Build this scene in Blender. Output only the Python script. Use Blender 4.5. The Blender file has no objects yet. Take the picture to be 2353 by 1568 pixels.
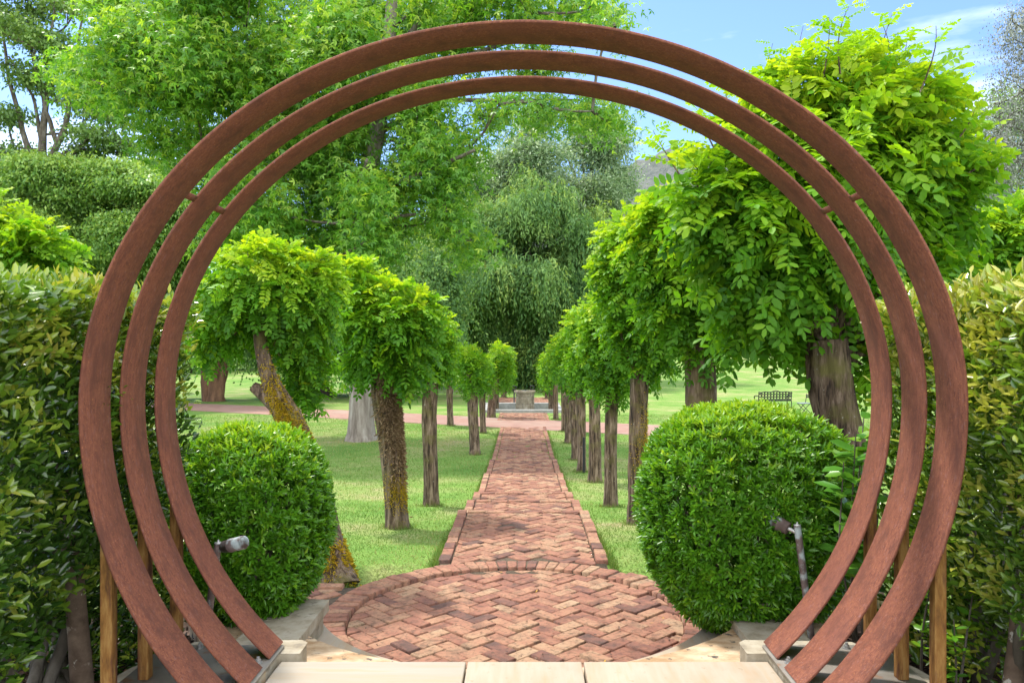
import bpy, math, random
import numpy as np

random.seed(5)
R = np.random.default_rng(11)
S = bpy.context.scene
COL = S.collection

# ------------------------------------------------------------------ camera, world, sun, exposure
EYE = 2.08            # eye height above the brick ring (z = 0)
F = 1800.0            # focal length in pixels of a 2352 px wide frame
cam = bpy.data.cameras.new("camera")
cam.sensor_width = 36.0
cam.lens = F / 2352 * 36
cam.shift_x = -26 / 2352
cam.shift_y = 13 / 2352
cam.clip_start = 0.05
cam.clip_end = 5000
cam.dof.use_dof = True
cam.dof.focus_distance = 8.0
cam.dof.aperture_fstop = 7.0
camo = bpy.data.objects.new("camera", cam)
camo.location = (0, 0, EYE)
camo.rotation_euler = (math.radians(90), 0, 0)
COL.objects.link(camo)
S.camera = camo

SUN = np.array([-0.34, 0.30, 0.89]); SUN /= np.linalg.norm(SUN)
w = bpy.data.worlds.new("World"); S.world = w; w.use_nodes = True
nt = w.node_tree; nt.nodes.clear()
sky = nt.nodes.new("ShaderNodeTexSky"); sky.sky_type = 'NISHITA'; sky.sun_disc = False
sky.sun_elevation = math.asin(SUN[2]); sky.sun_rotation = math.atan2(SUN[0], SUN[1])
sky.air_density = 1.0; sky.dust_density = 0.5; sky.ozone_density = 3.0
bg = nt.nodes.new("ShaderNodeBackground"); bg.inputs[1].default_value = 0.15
tc = nt.nodes.new("ShaderNodeTexCoord")
mp = nt.nodes.new("ShaderNodeMapping"); mp.inputs['Scale'].default_value = (1.2, 1.2, 5.0)
nz = nt.nodes.new("ShaderNodeTexNoise"); nz.inputs['Scale'].default_value = 2.2; nz.inputs['Detail'].default_value = 7; nz.inputs['Roughness'].default_value = .55
cr = nt.nodes.new("ShaderNodeValToRGB"); cr.color_ramp.elements[0].position = .54; cr.color_ramp.elements[1].position = .86
cr.color_ramp.elements[1].color = (.75, .75, .75, 1)
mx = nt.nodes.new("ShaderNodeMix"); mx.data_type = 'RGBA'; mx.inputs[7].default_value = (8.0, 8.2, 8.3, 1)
out = nt.nodes.new("ShaderNodeOutputWorld")
L = nt.links.new
L(tc.outputs['Generated'], mp.inputs[0]); L(mp.outputs[0], nz.inputs['Vector']); L(nz.outputs[0], cr.inputs[0])

# blue sky ahead; unseen bright cloud added overhead and behind the camera as fill
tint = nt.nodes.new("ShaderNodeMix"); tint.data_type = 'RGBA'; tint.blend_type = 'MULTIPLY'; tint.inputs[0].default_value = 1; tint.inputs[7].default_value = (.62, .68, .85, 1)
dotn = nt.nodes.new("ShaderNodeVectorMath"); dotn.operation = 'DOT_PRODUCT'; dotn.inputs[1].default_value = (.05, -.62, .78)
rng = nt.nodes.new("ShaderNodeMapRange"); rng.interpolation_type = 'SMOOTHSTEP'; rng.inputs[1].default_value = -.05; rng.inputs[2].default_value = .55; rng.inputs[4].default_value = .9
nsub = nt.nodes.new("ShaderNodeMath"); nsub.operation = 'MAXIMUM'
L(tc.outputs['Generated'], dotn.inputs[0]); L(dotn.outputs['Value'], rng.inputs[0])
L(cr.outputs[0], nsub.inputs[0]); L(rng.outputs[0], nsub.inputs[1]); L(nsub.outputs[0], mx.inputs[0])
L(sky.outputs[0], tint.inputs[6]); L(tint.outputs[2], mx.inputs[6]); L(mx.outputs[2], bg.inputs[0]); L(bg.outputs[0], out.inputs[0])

sl = bpy.data.lights.new("sun", 'SUN'); sl.energy = 2.35; sl.angle = math.radians(4); sl.color = (1.0, .95, .86)
so = bpy.data.objects.new("sun", sl); COL.objects.link(so)
from mathutils import Vector
so.rotation_euler = Vector(SUN).to_track_quat('Z', 'Y').to_euler()
so.location = (-20, -8, 30)

S.view_settings.view_transform = 'Standard'; S.view_settings.look = 'None'
S.view_settings.exposure = 1.35; S.view_settings.gamma = 1.0
S.render.engine = 'CYCLES'
S.cycles.max_bounces = 10; S.cycles.diffuse_bounces = 5; S.cycles.glossy_bounces = 3
S.cycles.transmission_bounces = 8; S.cycles.transparent_max_bounces = 8
S.cycles.use_denoising = True

# ------------------------------------------------------------------ helpers
def at(px, py, d):
    """point seen at this place of the 2352 px photograph, d metres away"""
    return np.array([(px - 1202) / F * d, d, EYE - (py - 797) / F * d])

def unit(a):
    a = np.asarray(a, float)
    return a / np.maximum(np.linalg.norm(a, axis=-1, keepdims=True), 1e-9)

class Soup:
    """collects faces of any size, built as ONE mesh object"""
    def __init__(s): s.V = []; s.Lp = []; s.Tt = []; s.T = []; s.M = []; s.n = 0
    def add(s, V, Fc, tone=0.5, mat=0):
        V = np.asarray(V, float).reshape(-1, 3); Fc = np.asarray(Fc)
        m, k = Fc.shape
        s.V.append(V); s.Lp.append((Fc + s.n).ravel()); s.Tt.append(np.full(m, k))
        s.T.append(np.broadcast_to(np.asarray(tone, float), (m,))); s.M.append(np.full(m, mat)); s.n += len(V)
        return s
    def box(s, a, b, tone=.5, mat=0, rot=0, piv=None):
        x0, y0, z0 = a; x1, y1, z1 = b
        V = np.array([[x0,y0,z0],[x1,y0,z0],[x1,y1,z0],[x0,y1,z0],[x0,y0,z1],[x1,y0,z1],[x1,y1,z1],[x0,y1,z1]], float)
        if rot:
            c = np.array(piv if piv is not None else V.mean(0)); ca, sa = math.cos(rot), math.sin(rot)
            q = V - c; V = np.c_[q[:,0]*ca - q[:,1]*sa, q[:,0]*sa + q[:,1]*ca, q[:,2]] + c
        return s.add(V, [[0,3,2,1],[4,5,6,7],[0,1,5,4],[1,2,6,5],[2,3,7,6],[3,0,4,7]], tone, mat)
    def tube(s, pts, rad, n=8, tone=.5, ridge=0., seed=0, cap=True, mat=0):
        pts = np.asarray(pts, float); k = len(pts); rad = np.broadcast_to(np.asarray(rad, float), (k,))
        d = unit(np.gradient(pts, axis=0)) if k > 1 else None
        ref = np.array([1, 0, 0.]) if abs(d[:, 0]).mean() < .8 else np.array([0, 1., 0])
        u = unit(np.cross(d, ref)); v = np.cross(d, u)
        th = np.linspace(0, 2*np.pi, n, endpoint=False)
        rr = np.ones((k, n))
        if ridge:
            g = np.random.default_rng(seed)
            ph = g.normal(0, 1, n); ph2 = g.normal(0, 1, (k, n))
            walk = np.cumsum(g.normal(0, .35, (k, n)), axis=0)
            alt = np.where(np.arange(n) % 2, 1., -1.)
            rr = 1 + ridge*(.55*alt + .35*ph + .3*ph2 + .25*walk)
        V = pts[:, None] + (rad[:, None]*rr)[..., None]*(np.cos(th)[None, :, None]*u[:, None] + np.sin(th)[None, :, None]*v[:, None])
        i = np.arange(k-1)[:, None]*n; j = np.arange(n)[None]; j2 = (j+1) % n
        Fq = np.stack([i+j, i+j2, i+n+j2, i+n+j], -1).reshape(-1, 4)
        s.add(V, Fq, tone, mat)
        if cap:
            s.add(V[-1], [list(range(n))], tone, mat); s.add(V[0], [list(range(n))[::-1]], tone, mat)
        return s
    def obj(s, name, mat, parent=None, base=(0, 0, 0), smooth=False):
        base = np.asarray(base, float) if parent is None else np.asarray(ORG[parent.name])
        V = np.concatenate(s.V) - base; lp = np.concatenate(s.Lp).astype(np.int32); tt = np.concatenate(s.Tt).astype(np.int32)
        me = bpy.data.meshes.new(name)
        me.vertices.add(len(V)); me.vertices.foreach_set('co', V.astype(np.float32).ravel())
        me.loops.add(len(lp)); me.loops.foreach_set('vertex_index', lp)
        me.polygons.add(len(tt)); st = np.r_[0, np.cumsum(tt)[:-1]].astype(np.int32)
        me.polygons.foreach_set('loop_start', st); me.polygons.foreach_set('loop_total', tt)
        mats = mat if isinstance(mat, (list, tuple)) else [mat]
        for m in mats: me.materials.append(m)
        me.polygons.foreach_set('material_index', np.concatenate(s.M).astype(np.int32))
        me.update(calc_edges=True)
        at_ = me.attributes.new('tone', 'FLOAT', 'FACE'); at_.data.foreach_set('value', np.concatenate(s.T).astype(np.float32))
        if smooth: me.polygons.foreach_set('use_smooth', np.ones(len(tt), bool))
        o = bpy.data.objects.new(name, me); COL.objects.link(o)
        if parent is not None: o.parent = parent
        else: o.location = base
        ORG[o.name] = base
        return o
ORG = {}

def thing(name, label, cat, loc, group=None):
    o = bpy.data.objects.new(name, None); COL.objects.link(o); o.empty_display_size = .2
    o.location = loc; ORG[o.name] = np.asarray(loc, float)
    return tag(o, label, cat, group)
def tag(o, label=None, cat=None, group=None, kind=None):
    if label: o['label'] = label
    if cat: o['category'] = cat
    if group: o['group'] = group
    if kind: o['kind'] = kind
    return o
def bevel(o, wd, seg=2):
    m = o.modifiers.new('bevel', 'BEVEL'); m.width = wd; m.segments = seg; m.limit_method = 'ANGLE'; m.angle_limit = .6
    return o

# ------------------------------------------------------------------ materials
def new_mat(name):
    m = bpy.data.materials.new(name); m.use_nodes = True
    t = m.node_tree; t.nodes.clear()
    return m, t, t.nodes.new("ShaderNodeOutputMaterial"), (lambda k: t.nodes.new(k)), t.links.new
def ramp(N, stops):
    r = N("ShaderNodeValToRGB"); e = r.color_ramp.elements
    while len(e) < len(stops): e.new(.5)
    for q, (p, c) in zip(e, stops): q.position = p; q.color = (*c, 1)
    return r

def leaf_mat(name, stops, rough=.45, spec=.5, trans=.35, tcol=(1.25, 1.15, .45)):
    m, t, o, N, K = new_mat(name)
    a = N("ShaderNodeAttribute"); a.attribute_name = 'tone'
    r = ramp(N, stops); K(a.outputs['Fac'], r.inputs[0])
    p = N("ShaderNodeBsdfPrincipled"); p.inputs['Roughness'].default_value = rough
    p.inputs['Specular IOR Level'].default_value = spec
    K(r.outputs[0], p.inputs['Base Color'])
    mul = N("ShaderNodeMix"); mul.data_type = 'RGBA'; mul.blend_type = 'MULTIPLY'; mul.inputs[0].default_value = 1
    mul.inputs[7].default_value = (*tcol, 1); K(r.outputs[0], mul.inputs[6])
    tr = N("ShaderNodeBsdfTranslucent"); K(mul.outputs[2], tr.inputs[0])
    mix = N("ShaderNodeMixShader"); mix.inputs[0].default_value = trans
    K(p.outputs[0], mix.inputs[1]); K(tr.outputs[0], mix.inputs[2]); K(mix.outputs[0], o.inputs[0])
    return m

def surf_mat(name, stops, scale=8, stretch=(1, 1, 1), rough=.8, bump=.3, detail=8, bscale=None, bdist=.02, spec=.3, metal=0., spots=None, tone=0.):
    """noise-ramped surface with bump; spots=(scale, lo, hi, colour) lays shaped stains over it; tone mixes the per-face value into the ramp"""
    m, t, o, N, K = new_mat(name)
    c = N("ShaderNodeTexCoord"); mp_ = N("ShaderNodeMapping"); mp_.inputs['Scale'].default_value = stretch
    K(c.outputs['Object'], mp_.inputs[0])
    n = N("ShaderNodeTexNoise"); n.inputs['Scale'].default_value = scale; n.inputs['Detail'].default_value = detail; n.inputs['Roughness'].default_value = .65
    K(mp_.outputs[0], n.inputs['Vector'])
    r = ramp(N, stops); src = n.outputs[0]
    if tone:
        a = N("ShaderNodeAttribute"); a.attribute_name = 'tone'
        mm = N("ShaderNodeMix"); mm.data_type = 'FLOAT'; mm.inputs[0].default_value = tone
        K(n.outputs[0], mm.inputs[2]); K(a.outputs['Fac'], mm.inputs[3]); src = mm.outputs[0]
    K(src, r.inputs[0]); colr = r.outputs[0]
    for sp in (spots or []):
        n2 = N("ShaderNodeTexNoise"); n2.inputs['Scale'].default_value = sp[0]; n2.inputs['Detail'].default_value = 6; n2.inputs['Roughness'].default_value = .6
        K(c.outputs['Object'] if len(sp) < 5 else mp_.outputs[0], n2.inputs['Vector'])
        r2 = N("ShaderNodeMapRange"); r2.inputs[1].default_value = sp[1]; r2.inputs[2].default_value = sp[2]
        K(n2.outputs[0], r2.inputs[0])
        mx_ = N("ShaderNodeMix"); mx_.data_type = 'RGBA'; mx_.inputs[7].default_value = (*sp[3], 1)
        K(r2.outputs[0], mx_.inputs[0]); K(colr, mx_.inputs[6]); colr = mx_.outputs[2]
    p = N("ShaderNodeBsdfPrincipled"); p.inputs['Roughness'].default_value = rough; p.inputs['Specular IOR Level'].default_value = spec
    p.inputs['Metallic'].default_value = metal
    K(colr, p.inputs['Base Color'])
    if bump:
        nb = N("ShaderNodeTexNoise"); nb.inputs['Scale'].default_value = bscale or scale; nb.inputs['Detail'].default_value = 8; nb.inputs['Roughness'].default_value = .7
        K(mp_.outputs[0], nb.inputs['Vector'])
        b = N("ShaderNodeBump"); b.inputs['Strength'].default_value = bump; b.inputs['Distance'].default_value = bdist
        K(nb.outputs[0], b.inputs['Height']); K(b.outputs[0], p.inputs['Normal'])
    K(p.outputs[0], o.inputs[0])
    return m

M = {}
M['robinia'] = leaf_mat('robinia_leaf', [(0, (.045, .155, .012)), (.4, (.11, .30, .016)), (.7, (.24, .44, .018)), (1, (.42, .54, .025))], rough=.5, spec=.3, trans=.5)
M['bush'] = leaf_mat('bush_leaf', [(0, (.035, .13, .009)), (.5, (.10, .28, .014)), (.8, (.21, .41, .02)), (1, (.36, .52, .035))], rough=.34, spec=.5, trans=.34)
M['hedge'] = leaf_mat('hedge_leaf', [(0, (.02, .06, .01)), (.4, (.065, .15, .018)), (.7, (.18, .30, .028)), (.92, (.36, .44, .055)), (1, (.42, .42, .07))], rough=.16, spec=.8, trans=.3, tcol=(1.0, 1.08, .4))
M['maple'] = leaf_mat('star_leaf', [(0, (.05, .17, .018)), (.45, (.13, .33, .035)), (.75, (.25, .45, .05)), (1, (.38, .54, .06))], rough=.42, spec=.5, trans=.5)
M['willow'] = leaf_mat('weeping_leaf', [(0, (.05, .125, .045)), (.5, (.12, .245, .08)), (.85, (.23, .37, .11)), (1, (.34, .46, .13))], rough=.65, spec=.15, trans=.4)
M['fine'] = leaf_mat('fine_leaf', [(0, (.05, .15, .04)), (.45, (.13, .28, .065)), (.8, (.26, .43, .09)), (1, (.38, .53, .12))], rough=.45, spec=.45, trans=.4)
M['grey'] = leaf_mat('grey_leaf', [(0, (.09, .17, .085)), (.5, (.20, .31, .16)), (.85, (.36, .46, .27)), (1, (.5, .57, .42))], rough=.45, spec=.5, trans=.4, tcol=(1.1, 1.1, .7))
M['olive'] = leaf_mat('olive_leaf', [(0, (.06, .13, .035)), (.6, (.14, .26, .06)), (1, (.3, .43, .11))], rough=.45, trans=.35)
M['lichen'] = leaf_mat('lichen_leaf', [(0, (.05, .07, .05)), (.5, (.15, .17, .14)), (1, (.4, .43, .38))], rough=.7, trans=.2, tcol=(1, 1, .9))
M['laurel'] = leaf_mat('laurel_leaf', [(0, (.03, .13, .02)), (.6, (.09, .25, .03)), (1, (.2, .36, .03))], rough=.22, spec=.6, trans=.35)
M['grass'] = leaf_mat('grass_blade', [(0, (.07, .15, .025)), (.5, (.135, .245, .045)), (.8, (.23, .29, .085)), (1, (.40, .34, .18))], rough=.55, spec=.3, trans=.35)
M['litter'] = leaf_mat('dry_leaf', [(0, (.03, .015, .01)), (.5, (.09, .045, .028)), (.9, (.2, .11, .07)), (1, (.42, .24, .03))], rough=.6, spec=.3, trans=.1)
M['moss'] = leaf_mat('moss', [(0, (.22, .19, .015)), (.5, (.46, .36, .025)), (1, (.62, .38, .045))], rough=.9, spec=.1, trans=.3)
M['fuzz'] = leaf_mat('dry_fuzz', [(0, (.10, .065, .035)), (.5, (.24, .165, .095)), (1, (.46, .35, .22))], rough=.9, spec=.1, trans=.2)
M['rob_bark'] = surf_mat('robinia_bark', [(.38, (.022, .014, .009)), (.49, (.11, .073, .047)), (.66, (.29, .215, .155))], scale=24, stretch=(1, 1, .13), bump=1.0, bdist=.03, bscale=22, spots=[(3.0, .52, .66, (.13, .115, .035)), (26, .66, .71, (.38, .38, .33))])
M['grey_bark'] = surf_mat('grey_bark', [(.3, (.10, .08, .065)), (.5, (.25, .21, .18)), (.7, (.42, .38, .34))], scale=6, stretch=(1, 1, .15), bump=1.0, bdist=.08, bscale=9)
M['dark_bark'] = surf_mat('dark_bark', [(.3, (.02, .015, .012)), (.7, (.075, .06, .05))], scale=6, stretch=(1, 1, .2), bump=.8, bdist=.05)
M['red_bark'] = surf_mat('red_bark', [(.3, (.06, .03, .018)), (.55, (.16, .085, .05)), (.75, (.27, .15, .085))], scale=4, stretch=(1, 1, .25), bump=.8, bdist=.05)
M['limb_bark'] = surf_mat('limb_bark', [(.3, (.04, .032, .025)), (.5, (.10, .085, .065)), (.72, (.24, .22, .19))], scale=5, stretch=(1, 1, .5), bump=.6, bdist=.04)
M['spot_bark'] = surf_mat('spotted_bark', [(.35, (.07, .045, .03)), (.65, (.17, .12, .085))], scale=9, bump=.4, spots=[(11, .6, .63, (.42, .40, .35)), (5, .58, .62, (.33, .28, .23))])
M['brick'] = None

def brick_mat(name, dirt=True):
    m, t, o, N, K = new_mat(name)
    a = N("ShaderNodeAttribute"); a.attribute_name = 'tone'
    r = ramp(N, [(0, (.115, .066, .055)), (.12, (.155, .078, .062)), (.3, (.235, .105, .073)), (.5, (.285, .14, .092)), (.68, (.315, .17, .108)), (.84, (.325, .195, .122)), (1, (.335, .22, .14))])
    c = N("ShaderNodeTexCoord")
    n = N("ShaderNodeTexNoise"); n.inputs['Scale'].default_value = 9; n.inputs['Detail'].default_value = 6
    K(c.outputs['Object'], n.inputs['Vector'])
    mr = N("ShaderNodeMapRange"); mr.inputs[1].default_value = .3; mr.inputs[2].default_value = .7; mr.inputs[3].default_value = -.16; mr.inputs[4].default_value = .16
    K(n.outputs[0], mr.inputs[0])
    ad = N("ShaderNodeMath"); K(a.outputs['Fac'], ad.inputs[0]); K(mr.outputs[0], ad.inputs[1]); K(ad.outputs[0], r.inputs[0])
    col = r.outputs[0]
    for sc, lo, hi, cc, am in ((5.5, .5, .72, (.055, .042, .036), .8), (30, .50, .68, (.05, .038, .03), .9), (60, .58, .75, (.45, .32, .22), .6)):
        n2 = N("ShaderNodeTexNoise"); n2.inputs['Scale'].default_value = sc; n2.inputs['Detail'].default_value = 9; n2.inputs['Roughness'].default_value = .72
        K(c.outputs['Object'], n2.inputs['Vector'])
        q = N("ShaderNodeMapRange"); q.inputs[1].default_value = lo; q.inputs[2].default_value = hi; q.inputs[4].default_value = am
        K(n2.outputs[0], q.inputs[0])
        x = N("ShaderNodeMix"); x.data_type = 'RGBA'; x.inputs[7].default_value = (*cc, 1)
        K(q.outputs[0], x.inputs[0]); K(col, x.inputs[6]); col = x.outputs[2]
    p = N("ShaderNodeBsdfPrincipled"); p.inputs['Roughness'].default_value = .9; p.inputs['Specular IOR Level'].default_value = .2
    K(col, p.inputs['Base Color'])
    nb = N("ShaderNodeTexNoise"); nb.inputs['Scale'].default_value = 60; nb.inputs['Detail'].default_value = 8; nb.inputs['Roughness'].default_value = .7
    K(c.outputs['Object'], nb.inputs['Vector'])
    b = N("ShaderNodeBump"); b.inputs['Strength'].default_value = .6; b.inputs['Distance'].default_value = .006
    K(nb.outputs[0], b.inputs['Height']); K(b.outputs[0], p.inputs['Normal'])
    K(p.outputs[0], o.inputs[0]); return m
M['brick'] = brick_mat('worn_brick')
M['bed'] = surf_mat('sand_joint', [(.35, (.05, .038, .026)), (.65, (.15, .11, .075))], scale=30, bump=.5)
M['sandstone'] = surf_mat('banded_sandstone', [(.36, (.36, .25, .16)), (.47, (.345, .28, .21)), (.56, (.355, .305, .24)), (.68, (.37, .265, .165))], scale=3.2, stretch=(2.2, .25, 1), rough=.75, bump=.25, bdist=.003, bscale=90, detail=4, spots=[(1.1, .5, .75, (.40, .35, .29)), (20, .62, .75, (.25, .19, .12))])
M['sandstone_across'] = surf_mat('banded_sandstone_across', [(.36, (.37, .29, .2)), (.5, (.335, .295, .24)), (.62, (.35, .315, .265)), (.7, (.37, .295, .205))], scale=3.4, stretch=(.22, 2.4, 1), rough=.75, bump=.25, bdist=.003, bscale=90, detail=4)
M['brown_stone'] = surf_mat('brown_sandstone', [(.36, (.30, .19, .10)), (.5, (.42, .30, .19)), (.65, (.52, .41, .29))], scale=4, stretch=(1.4, 2.6, 1), rough=.8, bump=.3, bdist=.004, bscale=70, spots=[(14, .58, .66, (.06, .055, .05))])
M['pier'] = surf_mat('rendered_stone', [(.35, (.24, .20, .14)), (.5, (.34, .30, .23)), (.66, (.40, .365, .30))], scale=6, rough=.9, bump=.5, bdist=.01, bscale=22, spots=[(9, .57, .66, (.20, .17, .13)), (3, .6, .7, (.5, .36, .2))])
M['rust'] = surf_mat('weathered_steel', [(.30, (.105, .036, .026)), (.45, (.155, .054, .034)), (.58, (.195, .07, .043)), (.74, (.25, .098, .054))], scale=70, stretch=(1, 1, .3), rough=.7, bump=.18, bdist=.002, bscale=120, spec=.2, detail=10,
                     spots=[(130, .58, .68, (.33, .13, .055)), (75, .58, .70, (.205, .10, .088), 1), (2.2, .56, .78, (.15, .055, .04)), (11, .50, .72, (.105, .04, .028), 1)])
M['rust_post'] = surf_mat('rusty_post', [(.3, (.10, .045, .018)), (.48, (.28, .13, .035)), (.62, (.40, .22, .07)), (.75, (.30, .2, .09))], scale=9, stretch=(4, 4, .8), rough=.7, bump=.3, bdist=.003, bscale=50, spots=[(6, .55, .7, (.12, .045, .03), 1)])
M['plate'] = surf_mat('galvanised_plate', [(.35, (.22, .19, .16)), (.6, (.34, .315, .285)), (.72, (.24, .14, .075))], scale=3, rough=.45, bump=.15, bdist=.004, bscale=10, metal=.1, spec=.5, spots=[(5, .58, .68, (.3, .12, .04))])
M['bolt'] = surf_mat('zinc_bolt', [(.3, (.3, .3, .3)), (.7, (.5, .5, .5))], scale=40, rough=.4, metal=.7, bump=0)
M['bronze'] = surf_mat('weathered_bronze', [(.35, (.09, .065, .06)), (.6, (.15, .11, .105)), (.7, (.22, .19, .185))], scale=18, rough=.45, bump=.15, spots=[(11, .5, .6, (.30, .35, .36))])
M['glass'] = surf_mat('lamp_glass', [(.3, (.16, .2, .19)), (.7, (.33, .38, .36))], scale=30, rough=.15, bump=0, spec=.8)
M['iron'] = surf_mat('black_iron', [(.3, (.012, .012, .013)), (.7, (.03, .03, .032))], scale=20, rough=.5, bump=.1)
M['seat_slat'] = surf_mat('grey_seat', [(.3, (.15, .17, .2)), (.7, (.25, .28, .32))], scale=20, rough=.5, bump=.1)
M['block'] = surf_mat('rough_block', [(.3, (.15, .12, .085)), (.5, (.30, .255, .19)), (.7, (.42, .38, .31))], scale=3.5, rough=.9, bump=1.0, bdist=.05, bscale=7)
M['coping'] = surf_mat('grey_coping', [(.3, (.2, .2, .19)), (.7, (.36, .36, .34))], scale=5, rough=.85, bump=.4, bdist=.01)
M['road'] = surf_mat('road_brick', [(.3, (.19, .10, .08)), (.5, (.27, .155, .122)), (.7, (.32, .205, .16))], scale=2.2, stretch=(1, 2.4, 1), rough=.9, bump=.3, bscale=12, bdist=.01, spots=[(.5, .5, .7, (.27, .20, .16))])

def lawn_mat():
    m, t, o, N, K = new_mat('lawn')
    c = N("ShaderNodeTexCoord")
    n = N("ShaderNodeTexNoise"); n.inputs['Scale'].default_value = .55; n.inputs['Detail'].default_value = 9; n.inputs['Roughness'].default_value = .65
    K(c.outputs['Object'], n.inputs['Vector'])
    r = ramp(N, [(.3, (.09, .19, .035)), (.47, (.14, .235, .05)), (.58, (.21, .255, .085)), (.70, (.31, .265, .145))]); K(n.outputs[0], r.inputs[0])
    n2 = N("ShaderNodeTexNoise"); n2.inputs['Scale'].default_value = 45; n2.inputs['Detail'].default_value = 5; K(c.outputs['Object'], n2.inputs['Vector'])
    r2 = ramp(N, [(.3, (.6, .6, .6)), (.7, (1.35, 1.35, 1.35))]); K(n2.outputs[0], r2.inputs[0])
    x = N("ShaderNodeMix"); x.data_type = 'RGBA'; x.blend_type = 'MULTIPLY'; x.inputs[0].default_value = 1
    K(r.outputs[0], x.inputs[6]); K(r2.outputs[0], x.inputs[7])
    # bare soil under the hedges, on the bank by the gate
    a = N("ShaderNodeAttribute"); a.attribute_name = 'tone'
    ns = N("ShaderNodeTexNoise"); ns.inputs['Scale'].default_value = 25; ns.inputs['Detail'].default_value = 6; K(c.outputs['Object'], ns.inputs['Vector'])
    rs = ramp(N, [(.3, (.018, .012, .009)), (.7, (.07, .045, .032))]); K(ns.outputs[0], rs.inputs[0])
    y = N("ShaderNodeMix"); y.data_type = 'RGBA'; K(a.outputs['Fac'], y.inputs[0]); K(x.outputs[2], y.inputs[6]); K(rs.outputs[0], y.inputs[7])
    p = N("ShaderNodeBsdfPrincipled"); p.inputs['Roughness'].default_value = .95; p.inputs['Specular IOR Level'].default_value = .1
    K(y.outputs[2], p.inputs['Base Color'])
    b = N("ShaderNodeBump"); b.inputs['Strength'].default_value = .7; b.inputs['Distance'].default_value = .03; K(n2.outputs[0], b.inputs['Height']); K(b.outputs[0], p.inputs['Normal'])
    K(p.outputs[0], o.inputs[0]); return m
M['lawn'] = lawn_mat()

def water_mat():
    m, t, o, N, K = new_mat('pool_water')
    p = N("ShaderNodeBsdfPrincipled"); p.inputs['Base Color'].default_value = (.012, .016, .01, 1); p.inputs['Roughness'].default_value = .06
    K(p.outputs[0], o.inputs[0]); return m
M['water'] = water_mat()

# ------------------------------------------------------------------ terrain
HY = np.array([-20, 7.0, 8.2, 10.0, 11.7, 13.4, 16.6, 19.5, 24, 60, 120, 220, 400])
HZ = np.array([-.04, -.04, -.05, -.23, -.42, -.61, -.74, -.88, -.88, -.88, 1.2, 8, 22])
def sstep(a, b, x):
    t = np.clip((x-a)/(b-a), 0, 1); return t*t*(3-2*t)
def ground(x, y):
    x = np.asarray(x, float); y = np.asarray(y, float)
    z = np.interp(y, HY, HZ)
    z = z + sstep(.8, 4.5, np.abs(x))*(1-sstep(20, 27, y))*sstep(7, 11, y)*.05*np.sin(x*.9+y*.4)
    z = z + sstep(55, 130, y)*sstep(2, 40, x)*2.2
    z = z + sstep(1.5, 1.75, np.abs(x))*(1-sstep(4.55, 6.0, y))*.32
    z = z - .7*(1-sstep(1.25, 1.5, np.abs(x+.07)))*sstep(35.4, 35.9, y)*(1-sstep(38.6, 39.0, y))
    z = z - (1-sstep(1.45, 1.6, np.abs(x)))*(1-sstep(7.3, 7.6, y))*.22
    return z
gx = np.unique(np.r_[np.arange(-6, 6.01, .12), np.arange(6, 20, .8), np.arange(-20, -6, .8), np.linspace(20, 320, 40), -np.linspace(20, 320, 40)])
gy = np.unique(np.r_[np.arange(-3, 16, .12), np.arange(16, 40, .6), np.linspace(40, 420, 70)])
X, Y = np.meshgrid(gx, gy); Z = ground(X, Y)
V = np.stack([X, Y, Z], -1).reshape(-1, 3); ny, nx = X.shape
i = np.arange(ny-1)[:, None]*nx; j = np.arange(nx-1)[None]
Fq = np.stack([i+j, i+j+1, i+nx+j+1, i+nx+j], -1).reshape(-1, 4)
fc = V[Fq].mean(1)
soil = ((fc[:, 1] < 6.3) & (np.abs(fc[:, 0]) > 1.3) & (fc[:, 1] > -2)).astype(float)
g = Soup().add(V, Fq, soil).obj('lawn', M['lawn'], smooth=True); tag(g, kind='structure')

# crossing road of brick
rc = np.array([(-40, 43.5), (-26, 42), (-17, 39.2), (-9, 35.2), (-3, 31.8), (0, 30.3), (4.5, 28.0), (11, 24.8), (18, 21.6), (32, 17)])
tt = np.linspace(0, 1, 80); cx = np.interp(tt*(len(rc)-1), np.arange(len(rc)), rc[:, 0]); cy = np.interp(tt*(len(rc)-1), np.arange(len(rc)), rc[:, 1])
for _ in range(6):
    cx[1:-1] = (cx[:-2]+2*cx[1:-1]+cx[2:])/4; cy[1:-1] = (cy[:-2]+2*cy[1:-1]+cy[2:])/4
tx, ty = np.gradient(cx), np.gradient(cy); ln = np.hypot(tx, ty); nxx, nyy = -ty/ln, tx/ln
hw = 1.75
def gz(x, y): return ground(x, y)
a_ = np.c_[cx-nxx*hw, cy-nyy*hw, gz(cx-nxx*hw, cy-nyy*hw)+.012]; b_ = np.c_[cx+nxx*hw, cy+nyy*hw, gz(cx+nxx*hw, cy+nyy*hw)+.012]
k = len(cx); Vr = np.concatenate([a_, b_]); q = np.arange(k-1)
road = Soup().add(Vr, np.stack([q, q+1, q+1+k, q+k], -1)).obj('road', M['road']); tag(road, kind='structure')

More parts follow.
